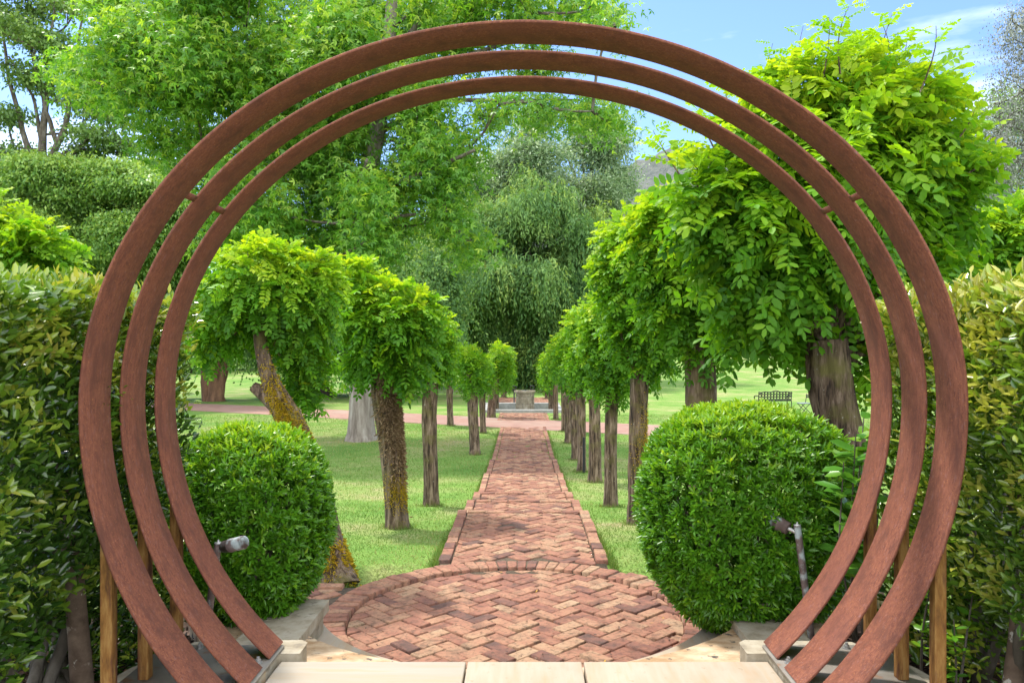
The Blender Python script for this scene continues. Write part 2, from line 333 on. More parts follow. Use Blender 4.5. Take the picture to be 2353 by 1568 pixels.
# far hill
hs = Soup()
ux = np.linspace(-700, 900, 220); uy = np.linspace(420, 760, 40); HX, HYY = np.meshgrid(ux, uy)
prof = 30 + 128*np.exp(-((HX-140)/170.)**2) + 26*np.exp(-((HX+300)/220.)**2) + 50*np.exp(-((HX-560)/240.)**2)
hz = prof*sstep(400, 640, HYY) + 3.0*np.sin(HX*.11+HYY*.07)*np.cos(HYY*.09) + R.normal(0, 2.2, HX.shape)
Vh = np.stack([HX, HYY, hz], -1).reshape(-1, 3); ny, nx = HX.shape
i = np.arange(ny-1)[:, None]*nx; j = np.arange(nx-1)[None]
hs.add(Vh, np.stack([i+j, i+j+1, i+nx+j+1, i+nx+j], -1).reshape(-1, 4))
M['hill'] = surf_mat('wooded_hill', [(.3, (.075, .09, .085)), (.5, (.115, .13, .12)), (.7, (.16, .165, .15))], scale=.12, rough=1, bump=1, bdist=4, bscale=.15)
tag(hs.obj('hills', M['hill']), kind='structure')

# ------------------------------------------------------------------ brick paving
def clip_half(poly, nx_, ny_, c):
    out_ = []
    for q in range(len(poly)):
        p0, p1 = poly[q], poly[(q+1) % len(poly)]
        d0 = nx_*p0[0]+ny_*p0[1]-c; d1 = nx_*p1[0]+ny_*p1[1]-c
        if d0 <= 0: out_.append(p0)
        if d0*d1 < 0:
            f = d0/(d0-d1); out_.append((p0[0]+f*(p1[0]-p0[0]), p0[1]+f*(p1[1]-p0[1])))
    return out_
def brick(sp, poly, z, depth=.07, jit=.004, tone=None, ch=.005):
    P = np.array(poly) + np.random.default_rng(abs(hash((round(poly[0][0], 4), round(poly[0][1], 4)))) % 99991).normal(0, .0024, (len(poly), 2))
    ar = .5*np.sum(P[:, 0]*np.roll(P[:, 1], -1) - np.roll(P[:, 0], -1)*P[:, 1])
    if abs(ar) < .0009: return
    if ar < 0: P = P[::-1]
    n = len(P); c = P.mean(0)
    dz = z + random.gauss(0, jit); sx, sy = random.gauss(0, .012), random.gauss(0, .012)
    t = tone if tone is not None else min(1, max(0, random.choice([random.gauss(.42, .1), random.gauss(.42, .12), random.gauss(.62, .1), random.gauss(.82, .1), random.gauss(.5, .15), random.gauss(.2, .1)])))
    rel = P - c; rm = max(.02, np.sqrt(abs(ar))*.5)
    top = c + rel*(1-ch/rm); pl = lambda Q: (Q-c)@np.array([sx, sy])
    V = np.concatenate([np.c_[P, np.full(n, dz-depth)], np.c_[P, dz-.007+pl(P)], np.c_[top, dz+pl(top)]])
    q = np.arange(n); q2 = (q+1) % n
    sp.add(V, np.concatenate([np.stack([q, q2, q2+n, q+n], -1), np.stack([q+n, q2+n, q2+2*n, q+2*n], -1)]), t)
    sp.add(V[2*n:], [list(range(n))], t)
def herring(sp, x0, x1, y0, y1, z, ang=45, off=(0, 0), halves=(), jit=.004, extra=None):
    W_ = .118; gap = .005; ca, sa = math.cos(math.radians(ang)), math.sin(math.radians(ang))
    cxm, cym = (x0+x1)/2, (y0+y1)/2; rr = math.hypot(x1-x0, y1-y0)/2/W_ + 4; n = int(rr)+1
    hp = list(halves)
    for u in range(-n, n+1):
        for v in range(-n, n+1):
            m = (u-v) % 4
            if m == 0: r = (u, v, u+2, v+1)
            elif m == 3: r = (u, v, u+1, v+2)
            else: continue
            jx, jy = random.gauss(0, .002), random.gauss(0, .002)
            q = [(r[0]*W_+gap, r[1]*W_+gap), (r[2]*W_-gap, r[1]*W_+gap), (r[2]*W_-gap, r[3]*W_-gap), (r[0]*W_+gap, r[3]*W_-gap)]
            q = [(cxm+off[0]+jx+a*ca-b*sa, cym+off[1]+jy+a*sa+b*ca) for a, b in q]
            if max(p[0] for p in q) < x0 or min(p[0] for p in q) > x1 or max(p[1] for p in q) < y0 or min(p[1] for p in q) > y1: continue
            for h in [(-1, 0, -x0), (1, 0, x1), (0, -1, -y0), (0, 1, y1)] + hp:
                q = clip_half(q, *h)
                if len(q) < 3: break
            if len(q) < 3: continue
            if extra and not extra(q): continue
            brick(sp, q, z, jit=jit)

CX, CY, RC = -.06, 6.13, 1.30
NS = 72
circ = []
for q in range(NS):
    a = 2*math.pi*(q+.5)/NS; nx_, ny_ = math.cos(a), math.sin(a)
    circ.append((nx_, ny_, nx_*CX+ny_*CY+(RC-.012)*math.cos(math.pi/NS)))
pave = Soup()
herring(pave, CX-1.32, CX+1.32, CY-1.32, CY+1.32, -.032, ang=44, off=(.03, .02), halves=circ, jit=.005)
pav = pave.obj('path', M['brick'], base=(0, 0, 0)); tag(pav, kind='structure')
# raised ring of headers round the circle
rg = Soup(); nring = 92
for q in range(nring):
    a0 = 2*math.pi*q/nring; a1 = a0+2*math.pi/nring; e = .0045/RC
    jr = random.gauss(0, .006); jl = random.gauss(0, .005)
    pts = [(CX+r*math.cos(a), CY+r*math.sin(a)) for r, a in ((RC+jr, a0+e), (RC+.23+jr+jl, a0+e), (RC+.23+jr+jl, a1-e), (RC+jr, a1-e))]
    brick(rg, pts, 0.0, depth=.1, jit=.004, ch=.006)
tag(rg.obj('path', M['brick']), kind='structure')
# terraces of the path, stepping down away from the gate
TER = [(0.0, 7.42, 10.04), (-.198, 10.04, 11.73), (-.389, 11.73, 13.4), (-.58, 13.4, 16.6), (-.707, 16.6, 19.5), (-.85, 19.5, 28.9)]
PW = .83
outring = lambda q: all(math.hypot(p[0]-CX, p[1]-CY) > RC+.225 for p in q)
pt = Soup()
for k_, (z, y0, y1) in enumerate(TER):
    last = k_ == len(TER)-1
    herring(pt, -PW+.125, PW-.125, y0+.005, y1-(0 if last else .118), z-.018, off=(random.uniform(-.1, .1), random.uniform(-.1, .1)), jit=.0055, extra=outring if k_ == 0 else None)
    for s_ in (-1, 1):
        yy = y0
        while yy < y1-.02:
            ye = min(yy+.238, y1); xa, xb = (-PW, -PW+.112) if s_ < 0 else (PW-.112, PW)
            jx = random.gauss(0, .004); q = [(xa+jx, yy+.004), (xb+jx, yy+.004), (xb+jx, ye-.004), (xa+jx, ye-.004)]
            if k_ or outring(q): brick(pt, q, z, depth=.24, jit=.005)
            yy = ye
    if not last:
        xx = -PW+.118
        while xx < PW-.13:
            xe = min(xx+.24, PW-.118)
            brick(pt, [(xx+.006, y1-.112), (xe-.006, y1-.112), (xe-.006, y1), (xx+.006, y1)], z-.004, depth=.22, jit=.004)
            xx = xe
tag(pt.obj('path', M['brick']), kind='structure')
# beyond the road to the pool
pe = Soup()
herring(pe, -.95, .95, 31.6, 35.2, -.865, jit=.004)
for s_ in (-1, 1):
    for q in range(15): brick(pe, [(s_*1.0-.05, 31.6+q*.24), (s_*1.0+.06, 31.6+q*.24), (s_*1.0+.06, 31.83+q*.24), (s_*1.0-.05, 31.83+q*.24)], -.855)
herring(pe, -1.4, 1.4, 39.6, 46, -.87, jit=.004)
tag(pe.obj('path', M['brick']), kind='structure')
# side paving left and right of the ring
sp_ = Soup()
def outer(q): return all(math.hypot(p[0]-CX, p[1]-CY) > RC+.24 for p in q)
herring(sp_, -2.3, -1.1, 5.9, 6.78, -.012, jit=.006, extra=outer)
for q in range(5):
    x_ = -2.3+q*.245; bq = [(x_, 6.79), (x_+.235, 6.79), (x_+.235, 6.9), (x_, 6.9)]
    if outer(bq): brick(sp_, bq, 0, depth=.1)
herring(sp_, 1.1, 2.3, 5.9, 6.6, -.012, jit=.006, extra=outer)
tag(sp_.obj('path', M['brick']), kind='structure')
# sand bed below all joints
bd = Soup(); nb = 96; th = np.linspace(0, 2*np.pi, nb, endpoint=False)
bd.add(np.c_[CX+(RC+.22)*np.cos(th), CY+(RC+.22)*np.sin(th), np.full(nb, -.07)], [list(range(nb))])
bd.add(np.c_[CX+(RC+.22)*np.cos(th), CY+(RC+.22)*np.sin(th), np.full(nb, -.016)].tolist() + np.c_[CX+(RC+.012)*np.cos(th), CY+(RC+.012)*np.sin(th), np.full(nb, -.016)].tolist(),
       np.stack([np.arange(nb), (np.arange(nb)+1) % nb, (np.arange(nb)+1) % nb+nb, np.arange(nb)+nb], -1))
for z, y0, y1 in TER: bd.box((-PW+.02, y0-(.1 if y0 < 8 else 0), z-.35), (PW-.02, y1-.02, z-.034))
bd.box((-2.3, 5.9, -.3), (-1.45, 6.88, -.03)); bd.box((1.4, 5.9, -.3), (2.3, 6.6, -.03))
bd.box((-1.03, 31.6, -1.1), (1.03, 35.2, -.875)); bd.box((-1.4, 39.6, -1.1), (1.4, 46, -.882))
tag(bd.obj('path_bed', M['bed']), kind='structure')

# ------------------------------------------------------------------ steps, slabs, piers, cheek walls
def arc_step(name, r, rout, z0, z1, a0, a1, mat, label):
    s = Soup(); n = 40; th = np.radians(np.linspace(a0, a1, n))
    inn = np.c_[CX+r*np.cos(th), CY+r*np.sin(th)]; yy = np.maximum(inn[:, 1]-.75, 3.95)
    outp = np.c_[CX+rout*np.cos(th), CY+rout*np.sin(th)]; outp[:, 1] = np.maximum(outp[:, 1], 4.0)
    Vv = np.concatenate([np.c_[inn, np.full(n, z0)], np.c_[inn, np.full(n, z1)], np.c_[outp, np.full(n, z1)], np.c_[outp, np.full(n, z0)]])
    q = np.arange(n-1)
    for a, b in ((0, n), (n, 2*n), (2*n, 3*n)): s.add(Vv, np.stack([q+a, q+1+a, q+1+b, q+b], -1))
    s.add(Vv, [[0, n, 2*n, 3*n]]); s.add(Vv, [[n-1, 2*n-1, 3*n-1, 4*n-1]])
    o = s.obj(name, mat, base=(CX, CY-r, z0)); tag(o, label, 'step', 'curved stone steps below the gate'); bevel(o, .008)
arc_step('stone_step', 1.49, 1.90, -.1, .15, 200, 340, M['sandstone'], 'lower curved sandstone step with dark lichen spots edging the brick circle')
arc_step('stone_step', 1.81, 2.35, .15, .30, 206, 334, M['brown_stone'], 'upper brown curved sandstone step just below the pale threshold slabs')
for x0, x1, lab, mt in ((-1.275, -.302, 'pale threshold slab at the left with fine horizontal grain', 'sandstone_across'), (-.292, .305, 'middle threshold slab, smallest, pale with tan vertical bands', 'sandstone'), (.317, 1.285, 'threshold slab at the right, cream with curved orange veins', 'sandstone')):
    s = Soup().box((x0, 2.6, .33), (x1, 4.12, .43)); o = s.obj('stone_slab', M[mt], base=((x0+x1)/2, 3.4, .33)); bevel(o, .006)
    tag(o, lab, 'slab', 'threshold slabs under the gate')
tag(bevel(Soup().box((-1.27, 2.6, -.1), (1.28, 4.09, .326)).obj('slab_bed', M['bed']), .005), kind='structure')
def prism(poly, z0, z1, jit=0):
    s = Soup(); P = np.array(poly); n = len(P)
    Vv = np.concatenate([np.c_[P, np.full(n, z0)], np.c_[P, np.full(n, z1)]]); q = np.arange(n); q2 = (q+1) % n
    s.add(Vv, np.stack([q, q2, q2+n, q+n], -1)); s.add(Vv, [list(range(n, 2*n))]); s.add(Vv, [list(range(n))[::-1]])
    return s
for sg, lab in ((-1, 'stone pier under the left feet of the steel gate'), (1, 'stone pier under the right feet of the steel gate')):
    poly = [(1.295, 2.7), (2.05, 2.7), (2.12, 3.3), (1.98, 3.95), (1.80, 4.30), (1.22, 4.33), (1.18, 4.29), (1.18, 4.135), (1.295, 4.135)]
    if sg < 0: poly = [(-x, y) for x, y in poly][::-1]
    o = prism(poly, -.15, .465).obj('stone_pier', M['pier'], base=(sg*1.6, 3.5, -.15)); bevel(o, .03, 3)
    tag(o, lab, 'pier')
    wl = thing('low_wall', 'low rendered wall with stone coping beside the left shrub' if sg < 0 else 'low rendered wall, mostly hidden under the right shrub', 'wall', (sg*1.5, 4.9, -.15))
    Pw = [(1.36, 4.42), (1.62, 4.42), (1.62, 5.34), (1.36, 5.34)]; Pc = [(1.325, 4.40), (1.70, 4.40), (1.68, 5.40), (1.325, 5.36)]
    if sg < 0: Pw = [(-x, y) for x, y in Pw][::-1]; Pc = [(-x, y) for x, y in Pc][::-1]
    bevel(prism(Pw, -.15, .285).obj('wall', M['pier'], wl), .01)
    bevel(prism(Pc, .288, .355).obj('coping', M['pier'], wl), .015, 2)

# ------------------------------------------------------------------ the steel moon gate
A = 1.88; ZC = EYE-.14*A
def prof(t):
    s_ = math.sin(t); return A*math.cos(t), ZC + (.873 if s_ > 0 else .975)*A*s_
gate = thing('moon_gate', 'rusty steel moon gate of three round hoops on posts', 'gate', (0, 3.8, .48))
t0, t1 = math.radians(-46.4), math.radians(226.4); NT = 220
hoops = [(3.328, 3.571), (3.667, 3.899), (4.015, 4.237)]
for ya, yb in hoops:
    s = Soup(); th = 0.012; rows = []
    for q in range(NT+1):
        t = t0+(t1-t0)*q/NT; x, z = prof(t); x2, z2 = prof(t+1e-3); x3, z3 = prof(t-1e-3)
        nv = unit(np.array([z2-z3, -(x2-x3)])); 
        rows += [(x, ya, z), (x, yb, z), (x+nv[0]*th, yb, z+nv[1]*th), (x+nv[0]*th, ya, z+nv[1]*th)]
    i = np.arange(NT)[:, None]*4
    f_ = [np.stack([i[:, 0]+a, i[:, 0]+b, i[:, 0]+4+b, i[:, 0]+4+a], -1) for a, b in ((0, 1), (1, 2), (2, 3), (3, 0))]
    s.add(rows, np.concatenate(f_)); s.add(rows, [[0, 1, 2, 3], [NT*4+3, NT*4+2, NT*4+1, NT*4]])
    bevel(s.obj('hoop', M['rust'], gate), .002, 1)
for (ya, yb) in ((3.571, 3.667), (3.899, 4.015)):
    for sg in (-1, 1):
        tb = math.radians(180-35.5 if sg < 0 else 35.5); wd = .019
        x, z = prof(tb); x2, z2 = prof(tb+wd/1.0*.5); x3, z3 = prof(tb-wd*.5)
        nv = unit(np.array([x, z-ZC])); pts = []
        for (px_, pz_) in ((x3, z3), (x2, z2)):
            for k_ in (0.001, .011): pts.append((px_+nv[0]*k_, pz_+nv[1]*k_))
        Vv = [(p[0], y_, p[1]) for y_ in (ya-.003, yb+.003) for p in pts]
        Soup().add(Vv, [[0, 1, 3, 2], [4, 6, 7, 5], [0, 4, 5, 1], [2, 3, 7, 6], [0, 2, 6, 4], [1, 5, 7, 3]]).obj('spacer_bar', M['rust'], gate)
for sg in (-1, 1):
    pl_ = Soup().box((min(sg*1.285, sg*1.93), 2.85, .467), (max(sg*1.285, sg*1.93), 4.215, .48)).obj('base_plate', M['plate'], gate)
    for ya, yb in hoops:
        ym = (ya+yb)/2+.01; x = sg*1.83
        zt = ZC-.975*A*math.sqrt(max(0, 1-((abs(x)-.03)/A)**2))-.0
        # post: hollow-looking square tube with a cap slanted along the hoop
        h_ = .026; xo, xi = sg*(abs(x)+h_), sg*(abs(x)-h_)
        zo = ZC-.975*A*math.sqrt(max(0, 1-min(1, (abs(xo)/A))**2))-.045; zi = ZC-.975*A*math.sqrt(1-(abs(xi)/A)**2)-.045
        Vv = [(xi, ym-h_, .48), (xo, ym-h_, .48), (xo, ym+h_, .48), (xi, ym+h_, .48), (xi, ym-h_, zi), (xo, ym-h_, zo), (xo, ym+h_, zo), (xi, ym+h_, zi)]
        bevel(Soup().add(Vv, [[0, 3, 2, 1], [4, 5, 6, 7], [0, 1, 5, 4], [1, 2, 6, 5], [2, 3, 7, 6], [3, 0, 4, 7]]).obj('post', M['rust_post'], gate), .004)
    for bx, by in ((1.345, 3.975), (1.345, 3.42), (1.90, 3.92), (1.72, 4.17), (1.88, 3.3)):
        b = Soup(); c = np.array([sg*bx, by]); 
        b.tube([(c[0], c[1], .4805), (c[0], c[1], .4835)], .021, 16); b.tube([(c[0], c[1], .4835), (c[0], c[1], .499)], .0145, 6); b.tube([(c[0], c[1], .499), (c[0], c[1], .511)], .008, 10)
        b.obj('bolt', M['bolt'], gate)

# ------------------------------------------------------------------ leaves
OVAL = (np.array([[0, 0, 0], [.25, -.42, .05], [.68, -.46, .06], [1, 0, -.12], [.68, .46, .06], [.25, .42, .05]]), np.array([[0, 3, 2, 1], [0, 5, 4, 3]]))
LANCE = (np.array([[0, 0, 0], [.4, -.45, .14], [.75, -.34, .08], [1, 0, -.15], [.75, .34, .08], [.4, .45, .14]]), np.array([[0, 3, 2, 1], [0, 5, 4, 3]]))
RHOMB = (np.array([[0, 0, 0], [.5, -.5, .06], [1, 0, -.1], [.5, .5, .06]]), np.array([[0, 1, 2, 3]]))
_st = [];
for a in (-62, 0, 62):
    ca, sa = math.cos(math.radians(a)), math.sin(math.radians(a)); ll = 1.0 if a == 0 else .8
    for (u, v) in ((0, 0), (.42, -.17), (1, 0), (.42, .17)): _st.append([(u*ca-v*sa)*ll, (u*sa+v*ca)*ll, -.12*u*u])
STAR = (np.array(_st), np.arange(12).reshape(3, 4))
BLADE = (np.array([[0, -.5, 0], [0, .5, 0], [.6, .3, .2], [1, 0, .9]]), np.array([[0, 1, 2, 3]]))
def leaves(sp, P, Ax, Nn, Ln, Wd, tone, tpl):
    n = len(P); Ax = unit(Ax); Sd = unit(np.cross(Nn, Ax)); Nn = np.cross(Ax, Sd)
    T, Fc = tpl; Ln = np.broadcast_to(Ln, (n,)); Wd = np.broadcast_to(Wd, (n,)); tone = np.broadcast_to(tone, (n,))
    V = P[:, None] + (T[None, :, 0]*Ln[:, None])[..., None]*Ax[:, None] + (T[None, :, 1]*Wd[:, None])[..., None]*Sd[:, None] + (T[None, :, 2]*Wd[:, None])[..., None]*Nn[:, None]
    k = len(T); Fq = (Fc[None] + (np.arange(n)*k)[:, None, None]).reshape(-1, Fc.shape[1])
    sp.add(V, Fq, np.repeat(tone, len(Fc)))
def rnd(n): return unit(R.normal(size=(n, 3)))

def compound(sp, P, Ax, Nn, Lc, tone, pairs=6, leaf=.3, wid=.5, droop=.35, tpl=OVAL):
    """pinnate leaves: pairs of leaflets along a drooping stalk"""
    n = len(P); Ax = unit(Ax); Sd = unit(np.cross(Nn, Ax)); Nn = unit(np.cross(Ax, Sd))
    Lc = np.broadcast_to(Lc, (n,)); G = np.array([0, 0, -1.])
    for t in np.r_[np.linspace(.22, .96, pairs), 1.0]:
        p = P + Ax*(t*Lc)[:, None] + G*(droop*t*t*Lc)[:, None]; ax = unit(Ax + 2*droop*t*G)
        for s_ in ((-1, 1) if t < 1 else (0,)):
            la = unit(s_*Sd*1.0 + ax*.45 + G*.18 + R.normal(0, .13, (n, 3))) if s_ else ax
            nn = unit(Nn + R.normal(0, .28, (n, 3)))
            l_ = Lc*leaf*(1-.25*abs(t-.55))*R.uniform(.8, 1.12, n)
            keep = R.uniform(size=n) > .04
            leaves(sp, p[keep], la[keep], nn[keep], l_[keep], (l_*wid)[keep], np.clip(tone+R.normal(0, .06, n), 0, 1)[keep], tpl)
    m = len(P); q = .0035
    Vv = np.stack([P-Sd*q, P+Sd*q, P+Ax*Lc[:, None]*.6+G*(droop*.36*Lc)[:, None]+Sd*q*.6, P+Ax*Lc[:, None]*.98+G*(droop*.96*Lc)[:, None]], 1)
    sp.add(Vv.reshape(-1, 3), np.arange(4*m).reshape(-1, 4), .6)

def path3(p0, p1, n=6, bend=.15):
    t = np.linspace(0, 1, n)[:, None]; p0, p1 = np.asarray(p0), np.asarray(p1); d = np.linalg.norm(p1-p0)
    o_ = R.normal(0, bend*d, 3); return p0+(p1-p0)*t + o_*np.sin(np.pi*t)

BASES = []
ROBG = 'pollarded mop-headed trees lining the brick path'
def robinia(label, d, trunk, lobes, n, Lc, pairs=6, shoots=0, leaf=.3, group=ROBG, moss=None, young=.0, name='pollarded_tree', inner=.35, skirt=0, ns=22, ridge=.075, tall=(), dens_top=0.0, fork=None):
    pts = [at(px, py, d+(q[0] if q else 0)) for px, py, r, *q in trunk]; rad = [r for _, _, r, *_ in trunk]
    b = pts[0].copy(); b[2] = float(ground(b[0], b[1])); pts[0] = b - np.array([0, 0, .06])
    BASES.append((b[0], b[1]))
    root = thing(name, label, 'tree', tuple(b), group)
    ts = Soup(); P_ = np.array(pts); tt_ = np.r_[0, np.cumsum(np.linalg.norm(np.diff(P_, axis=0), axis=1))]
    ft = np.linspace(0, tt_[-1], 16 if ns > 14 else 8); PP = np.stack([np.interp(ft, tt_, P_[:, c]) for c in range(3)], -1); rr = np.interp(ft, tt_, rad)
    for _ in range(2): PP[1:-1] = (PP[:-2]+2*PP[1:-1]+PP[2:])/4
    hgt = ft/ft[-1]; rr = rr*(1+.28*np.exp(-hgt*14)) 
    ts.tube(PP, rr, ns, ridge=ridge, seed=int(d*10))
    for f in (fork or []): 
        fp = [at(px, py, d+(q[0] if q else 0)) for px, py, r, *q in f]; ts.tube(np.array(fp), [r for _, _, r, *_ in f], 12, ridge=.1, seed=3)
    top = PP[-1]; cs = Soup(); zmin = min(at(0, l[1]+l[3], d)[2] for l in lobes); zmax = max(at(0, l[1]-l[3], d)[2] for l in lobes)
    tot = sum(l[2]*l[3] for l in lobes)
    for (px, py, rx, rz, *q) in lobes:
        dd = d+(q[0] if q else 0); c = at(px, py, dd); ax_, az = max(.45*rx/F*dd, rx/F*dd-.42*Lc), max(.45*rz/F*dd, rz/F*dd-.42*Lc); ay = ax_*(q[1] if len(q) > 1 else 1)
        for _ in range(7):
            e = c + rnd(1)[0]*np.array([ax_, ay, az])*.6 + np.array([0, .12, 0]); ts.tube(path3(top, e, 6, .05), np.linspace(rad[-1]*.32, .005, 6), 6, cap=False)
        m = max(30, int(n*rx*rz/tot)); out_ = rnd(m); rr_ = np.where(R.uniform(size=m) < inner, R.uniform(.35, .8, m), R.uniform(.8, 1.02, m))
        lump = 1+.16*np.sin(out_[:, 0]*6+out_[:, 2]*5+c[0]*9)*np.cos(out_[:, 1]*5+out_[:, 2]*4)
        P0 = c + out_*(rr_*lump)[:, None]*np.array([ax_, ay, az])*.86
        # lower third of the head opens into a hanging skirt
        low = out_[:, 2] < -.35
        Ax = out_*np.array([1, 1, .7]) + np.array([0, 0, -.18]) + R.normal(0, .5, (m, 3)); Ax[low] += np.array([0, 0, -.35])
        Nn = out_*.75 + np.array([0, 0, .75]) + R.normal(0, .42, (m, 3))
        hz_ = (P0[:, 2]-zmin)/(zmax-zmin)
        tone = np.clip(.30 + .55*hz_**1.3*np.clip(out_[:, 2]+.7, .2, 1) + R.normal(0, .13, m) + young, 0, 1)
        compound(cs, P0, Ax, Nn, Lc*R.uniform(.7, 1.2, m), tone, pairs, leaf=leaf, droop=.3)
        for _ in range(shoots):
            o_ = unit(np.array([R.normal(0, .55), R.normal(0, .5), 1.])); st_ = c + o_*np.array([ax_, ay, az])*.8; ln_ = R.uniform(.3, .75)*az
            en = st_ + np.array([R.normal(0, .18)*ln_, R.normal(0, .18)*ln_, ln_]); pa = path3(st_, en, 6, .05); ts.tube(pa, np.linspace(.007, .002, 6), 5, cap=False)
            kk = 9; tpos = np.linspace(.15, 1, kk); Pq = np.stack([np.interp(tpos*5, np.arange(6), pa[:, c_]) for c_ in range(3)], -1); an = np.arange(kk)*2.4
            Aq = np.c_[np.cos(an), np.sin(an), np.full(kk, .55)]
            compound(cs, Pq, Aq, np.c_[np.zeros((kk, 2)), np.ones(kk)]+R.normal(0, .3, (kk, 3)), Lc*.85*(1.15-.6*tpos), np.clip(.8+R.normal(0, .1, kk), 0, 1), max(3, pairs-1), droop=.15)
    for ax0, ay0, ax1, ay1 in tall:
        off = R.uniform(-.5, .4); pa = path3(at(ax0, ay0, d+off), at(ax1, ay1, d+off), 6, .05); ts.tube(pa, np.linspace(.008, .002, 6), 5, cap=False)
        kk = 12; tpos = np.linspace(.05, 1, kk); Pq = np.stack([np.interp(tpos*5, np.arange(6), pa[:, c_]) for c_ in range(3)], -1); an = np.arange(kk)*2.4+R.uniform(0, 6)
        compound(cs, Pq, np.c_[np.cos(an), np.sin(an), np.full(kk, .5)], np.c_[np.zeros((kk, 2)), np.ones(kk)]+R.normal(0, .35, (kk, 3)), Lc*.9*(1.15-.65*tpos), np.clip(.72+R.normal(0, .1, kk), 0, 1), pairs, leaf=leaf*.85, droop=.2)
    ts.obj('trunk', M['rob_bark'], root, smooth=False)
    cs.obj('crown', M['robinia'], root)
    if moss:
        for mt, f0, f1, dirv, nm, ln_ in moss:
            k_ = nm; tq = np.clip(R.normal((f0+f1)/2, (f1-f0)/(4.2 if mt == 'fuzz' else 3.6), k_), .01, .99)*ft[-1]; pc = np.stack([np.interp(tq, ft, PP[:, c_]) for c_ in range(3)], -1); rq = np.interp(tq, ft, rr)
            ang = R.normal(dirv, 40, k_)*np.pi/180; o_ = np.c_[np.cos(ang), np.sin(ang), np.zeros(k_)]
            ms = Soup(); leaves(ms, pc+o_*(rq*1.0)[:, None], o_+np.array([0, 0, -.5])+R.normal(0, .5, (k_, 3)), rnd(k_), R.uniform(.5, 1.3, k_)*ln_, ln_*.28, np.clip(R.normal(.5, .22, k_), 0, 1), RHOMB)
            ms.obj('moss' if mt == 'moss' else 'root_fringe', M[mt], root)
    return root

# --- left row
robinia('leaning tree with yellow moss on its trunk behind the left shrub', 7.3, [(778, 1335, .15, -.2), (752, 1230, .125), (715, 1080, .125), (682, 990, .122), (645, 935, .118), (622, 890, .085), (606, 840, .068), (596, 780, .058), (590, 700, .045)],
        [(608, 655, 165, 105, .1), (600, 610, 120, 70), (525, 735, 85, 75, .3), (690, 720, 90, 95, .3), (695, 830, 55, 80, .45), (482, 785, 45, 55, .4), (690, 900, 50, 32, .45), (725, 650, 58, 80, .1)], 1700, .21, 7, shoots=3, fork=[[(650, 945, .085), (612, 908, .075), (580, 888, .045)]],
        moss=[('moss', .46, .74, -48, 6000, .032), ('moss', .04, .16, -50, 1800, .05)])
robinia('tree with shaggy brown rootlets down its trunk, left of the path', 10.0, [(914, 1200, .135), (905, 1100, .135), (895, 1000, .145), (882, 900, .165), (885, 850, .14)],
        [(895, 735, 105, 105), (830, 680, 70, 85), (930, 800, 80, 75), (960, 720, 55, 60), (840, 810, 60, 65), (810, 630, 45, 40), (920, 850, 60, 40)], 1500, .27, 6, shoots=1,
        moss=[('fuzz', .38, 1.1, -30, 6500, .06), ('moss', .16, .36, -50, 1500, .03)])
robinia('straight ridged tree standing third on the left of the path', 13.2, [(990, 1135, .12), (988, 1050, .115), (984, 950, .12), (990, 880, .12)],
        [(985, 800, 55, 65), (1005, 760, 45, 55), (960, 850, 40, 35), (1015, 830, 25, 45)], 800, .24, 5)
robinia('small pale-barked tree with a low double head, left of the path', 21.6, [(1091, 1032, .13), (1088, 980, .135), (1084, 925, .15), (1086, 900, .15)],
        [(1082, 870, 32, 35), (1075, 815, 32, 30), (1100, 835, 25, 32)], 600, .26, 4, ns=14, fork=[[(1086, 905, .10), (1078, 872, .08), (1074, 850, .06)]])
robinia('thin young tree standing on the left kerb of the crossing road', 29.5, [(1035, 978, .11), (1033, 930, .11), (1033, 880, .13)], [(1040, 820, 27, 35), (1032, 850, 22, 30), (1060, 810, 22, 22)], 500, .30, 4, ns=12)
robinia('slender dark tree in the left row just before the crossing road', 27.0, [(1110, 994, .10), (1108, 940, .10), (1107, 900, .12)], [(1110, 845, 22, 38), (1120, 880, 16, 20)], 400, .28, 4, ns=12)
robinia('tree with a stubby bare side limb beside the pool, left', 33.0, [(1128, 956, .16), (1130, 920, .17), (1136, 885, .20), (1140, 860, .15)], [(1150, 815, 31, 35), (1155, 855, 26, 38), (1142, 835, 25, 30)], 600, .34, 4, ns=12, fork=[[(1132, 905, .13), (1122, 893, .12)], [(1125, 890, .13), (1140, 862, .13), (1147, 845, .1)]])
for px, dd, lab in ((1138, 37.5, 'dim tree in the left row level with the pool'), (1157, 46, 'shaded tree behind the pool, nearest its left corner'), (1166, 52, 'shaded tree behind the pool, second on the left'), (1174, 58, 'shaded tree behind the pool, innermost on the left')):
    gy_ = 797+(2.95)*F/dd
    robinia(lab, dd, [(px, gy_, .16), (px+1, 905, .15), (px+1, 880, .15)], [(px+1, 850, 18, 38), (px+4, 875, 12, 20)], 260, .38, 3, ns=10)
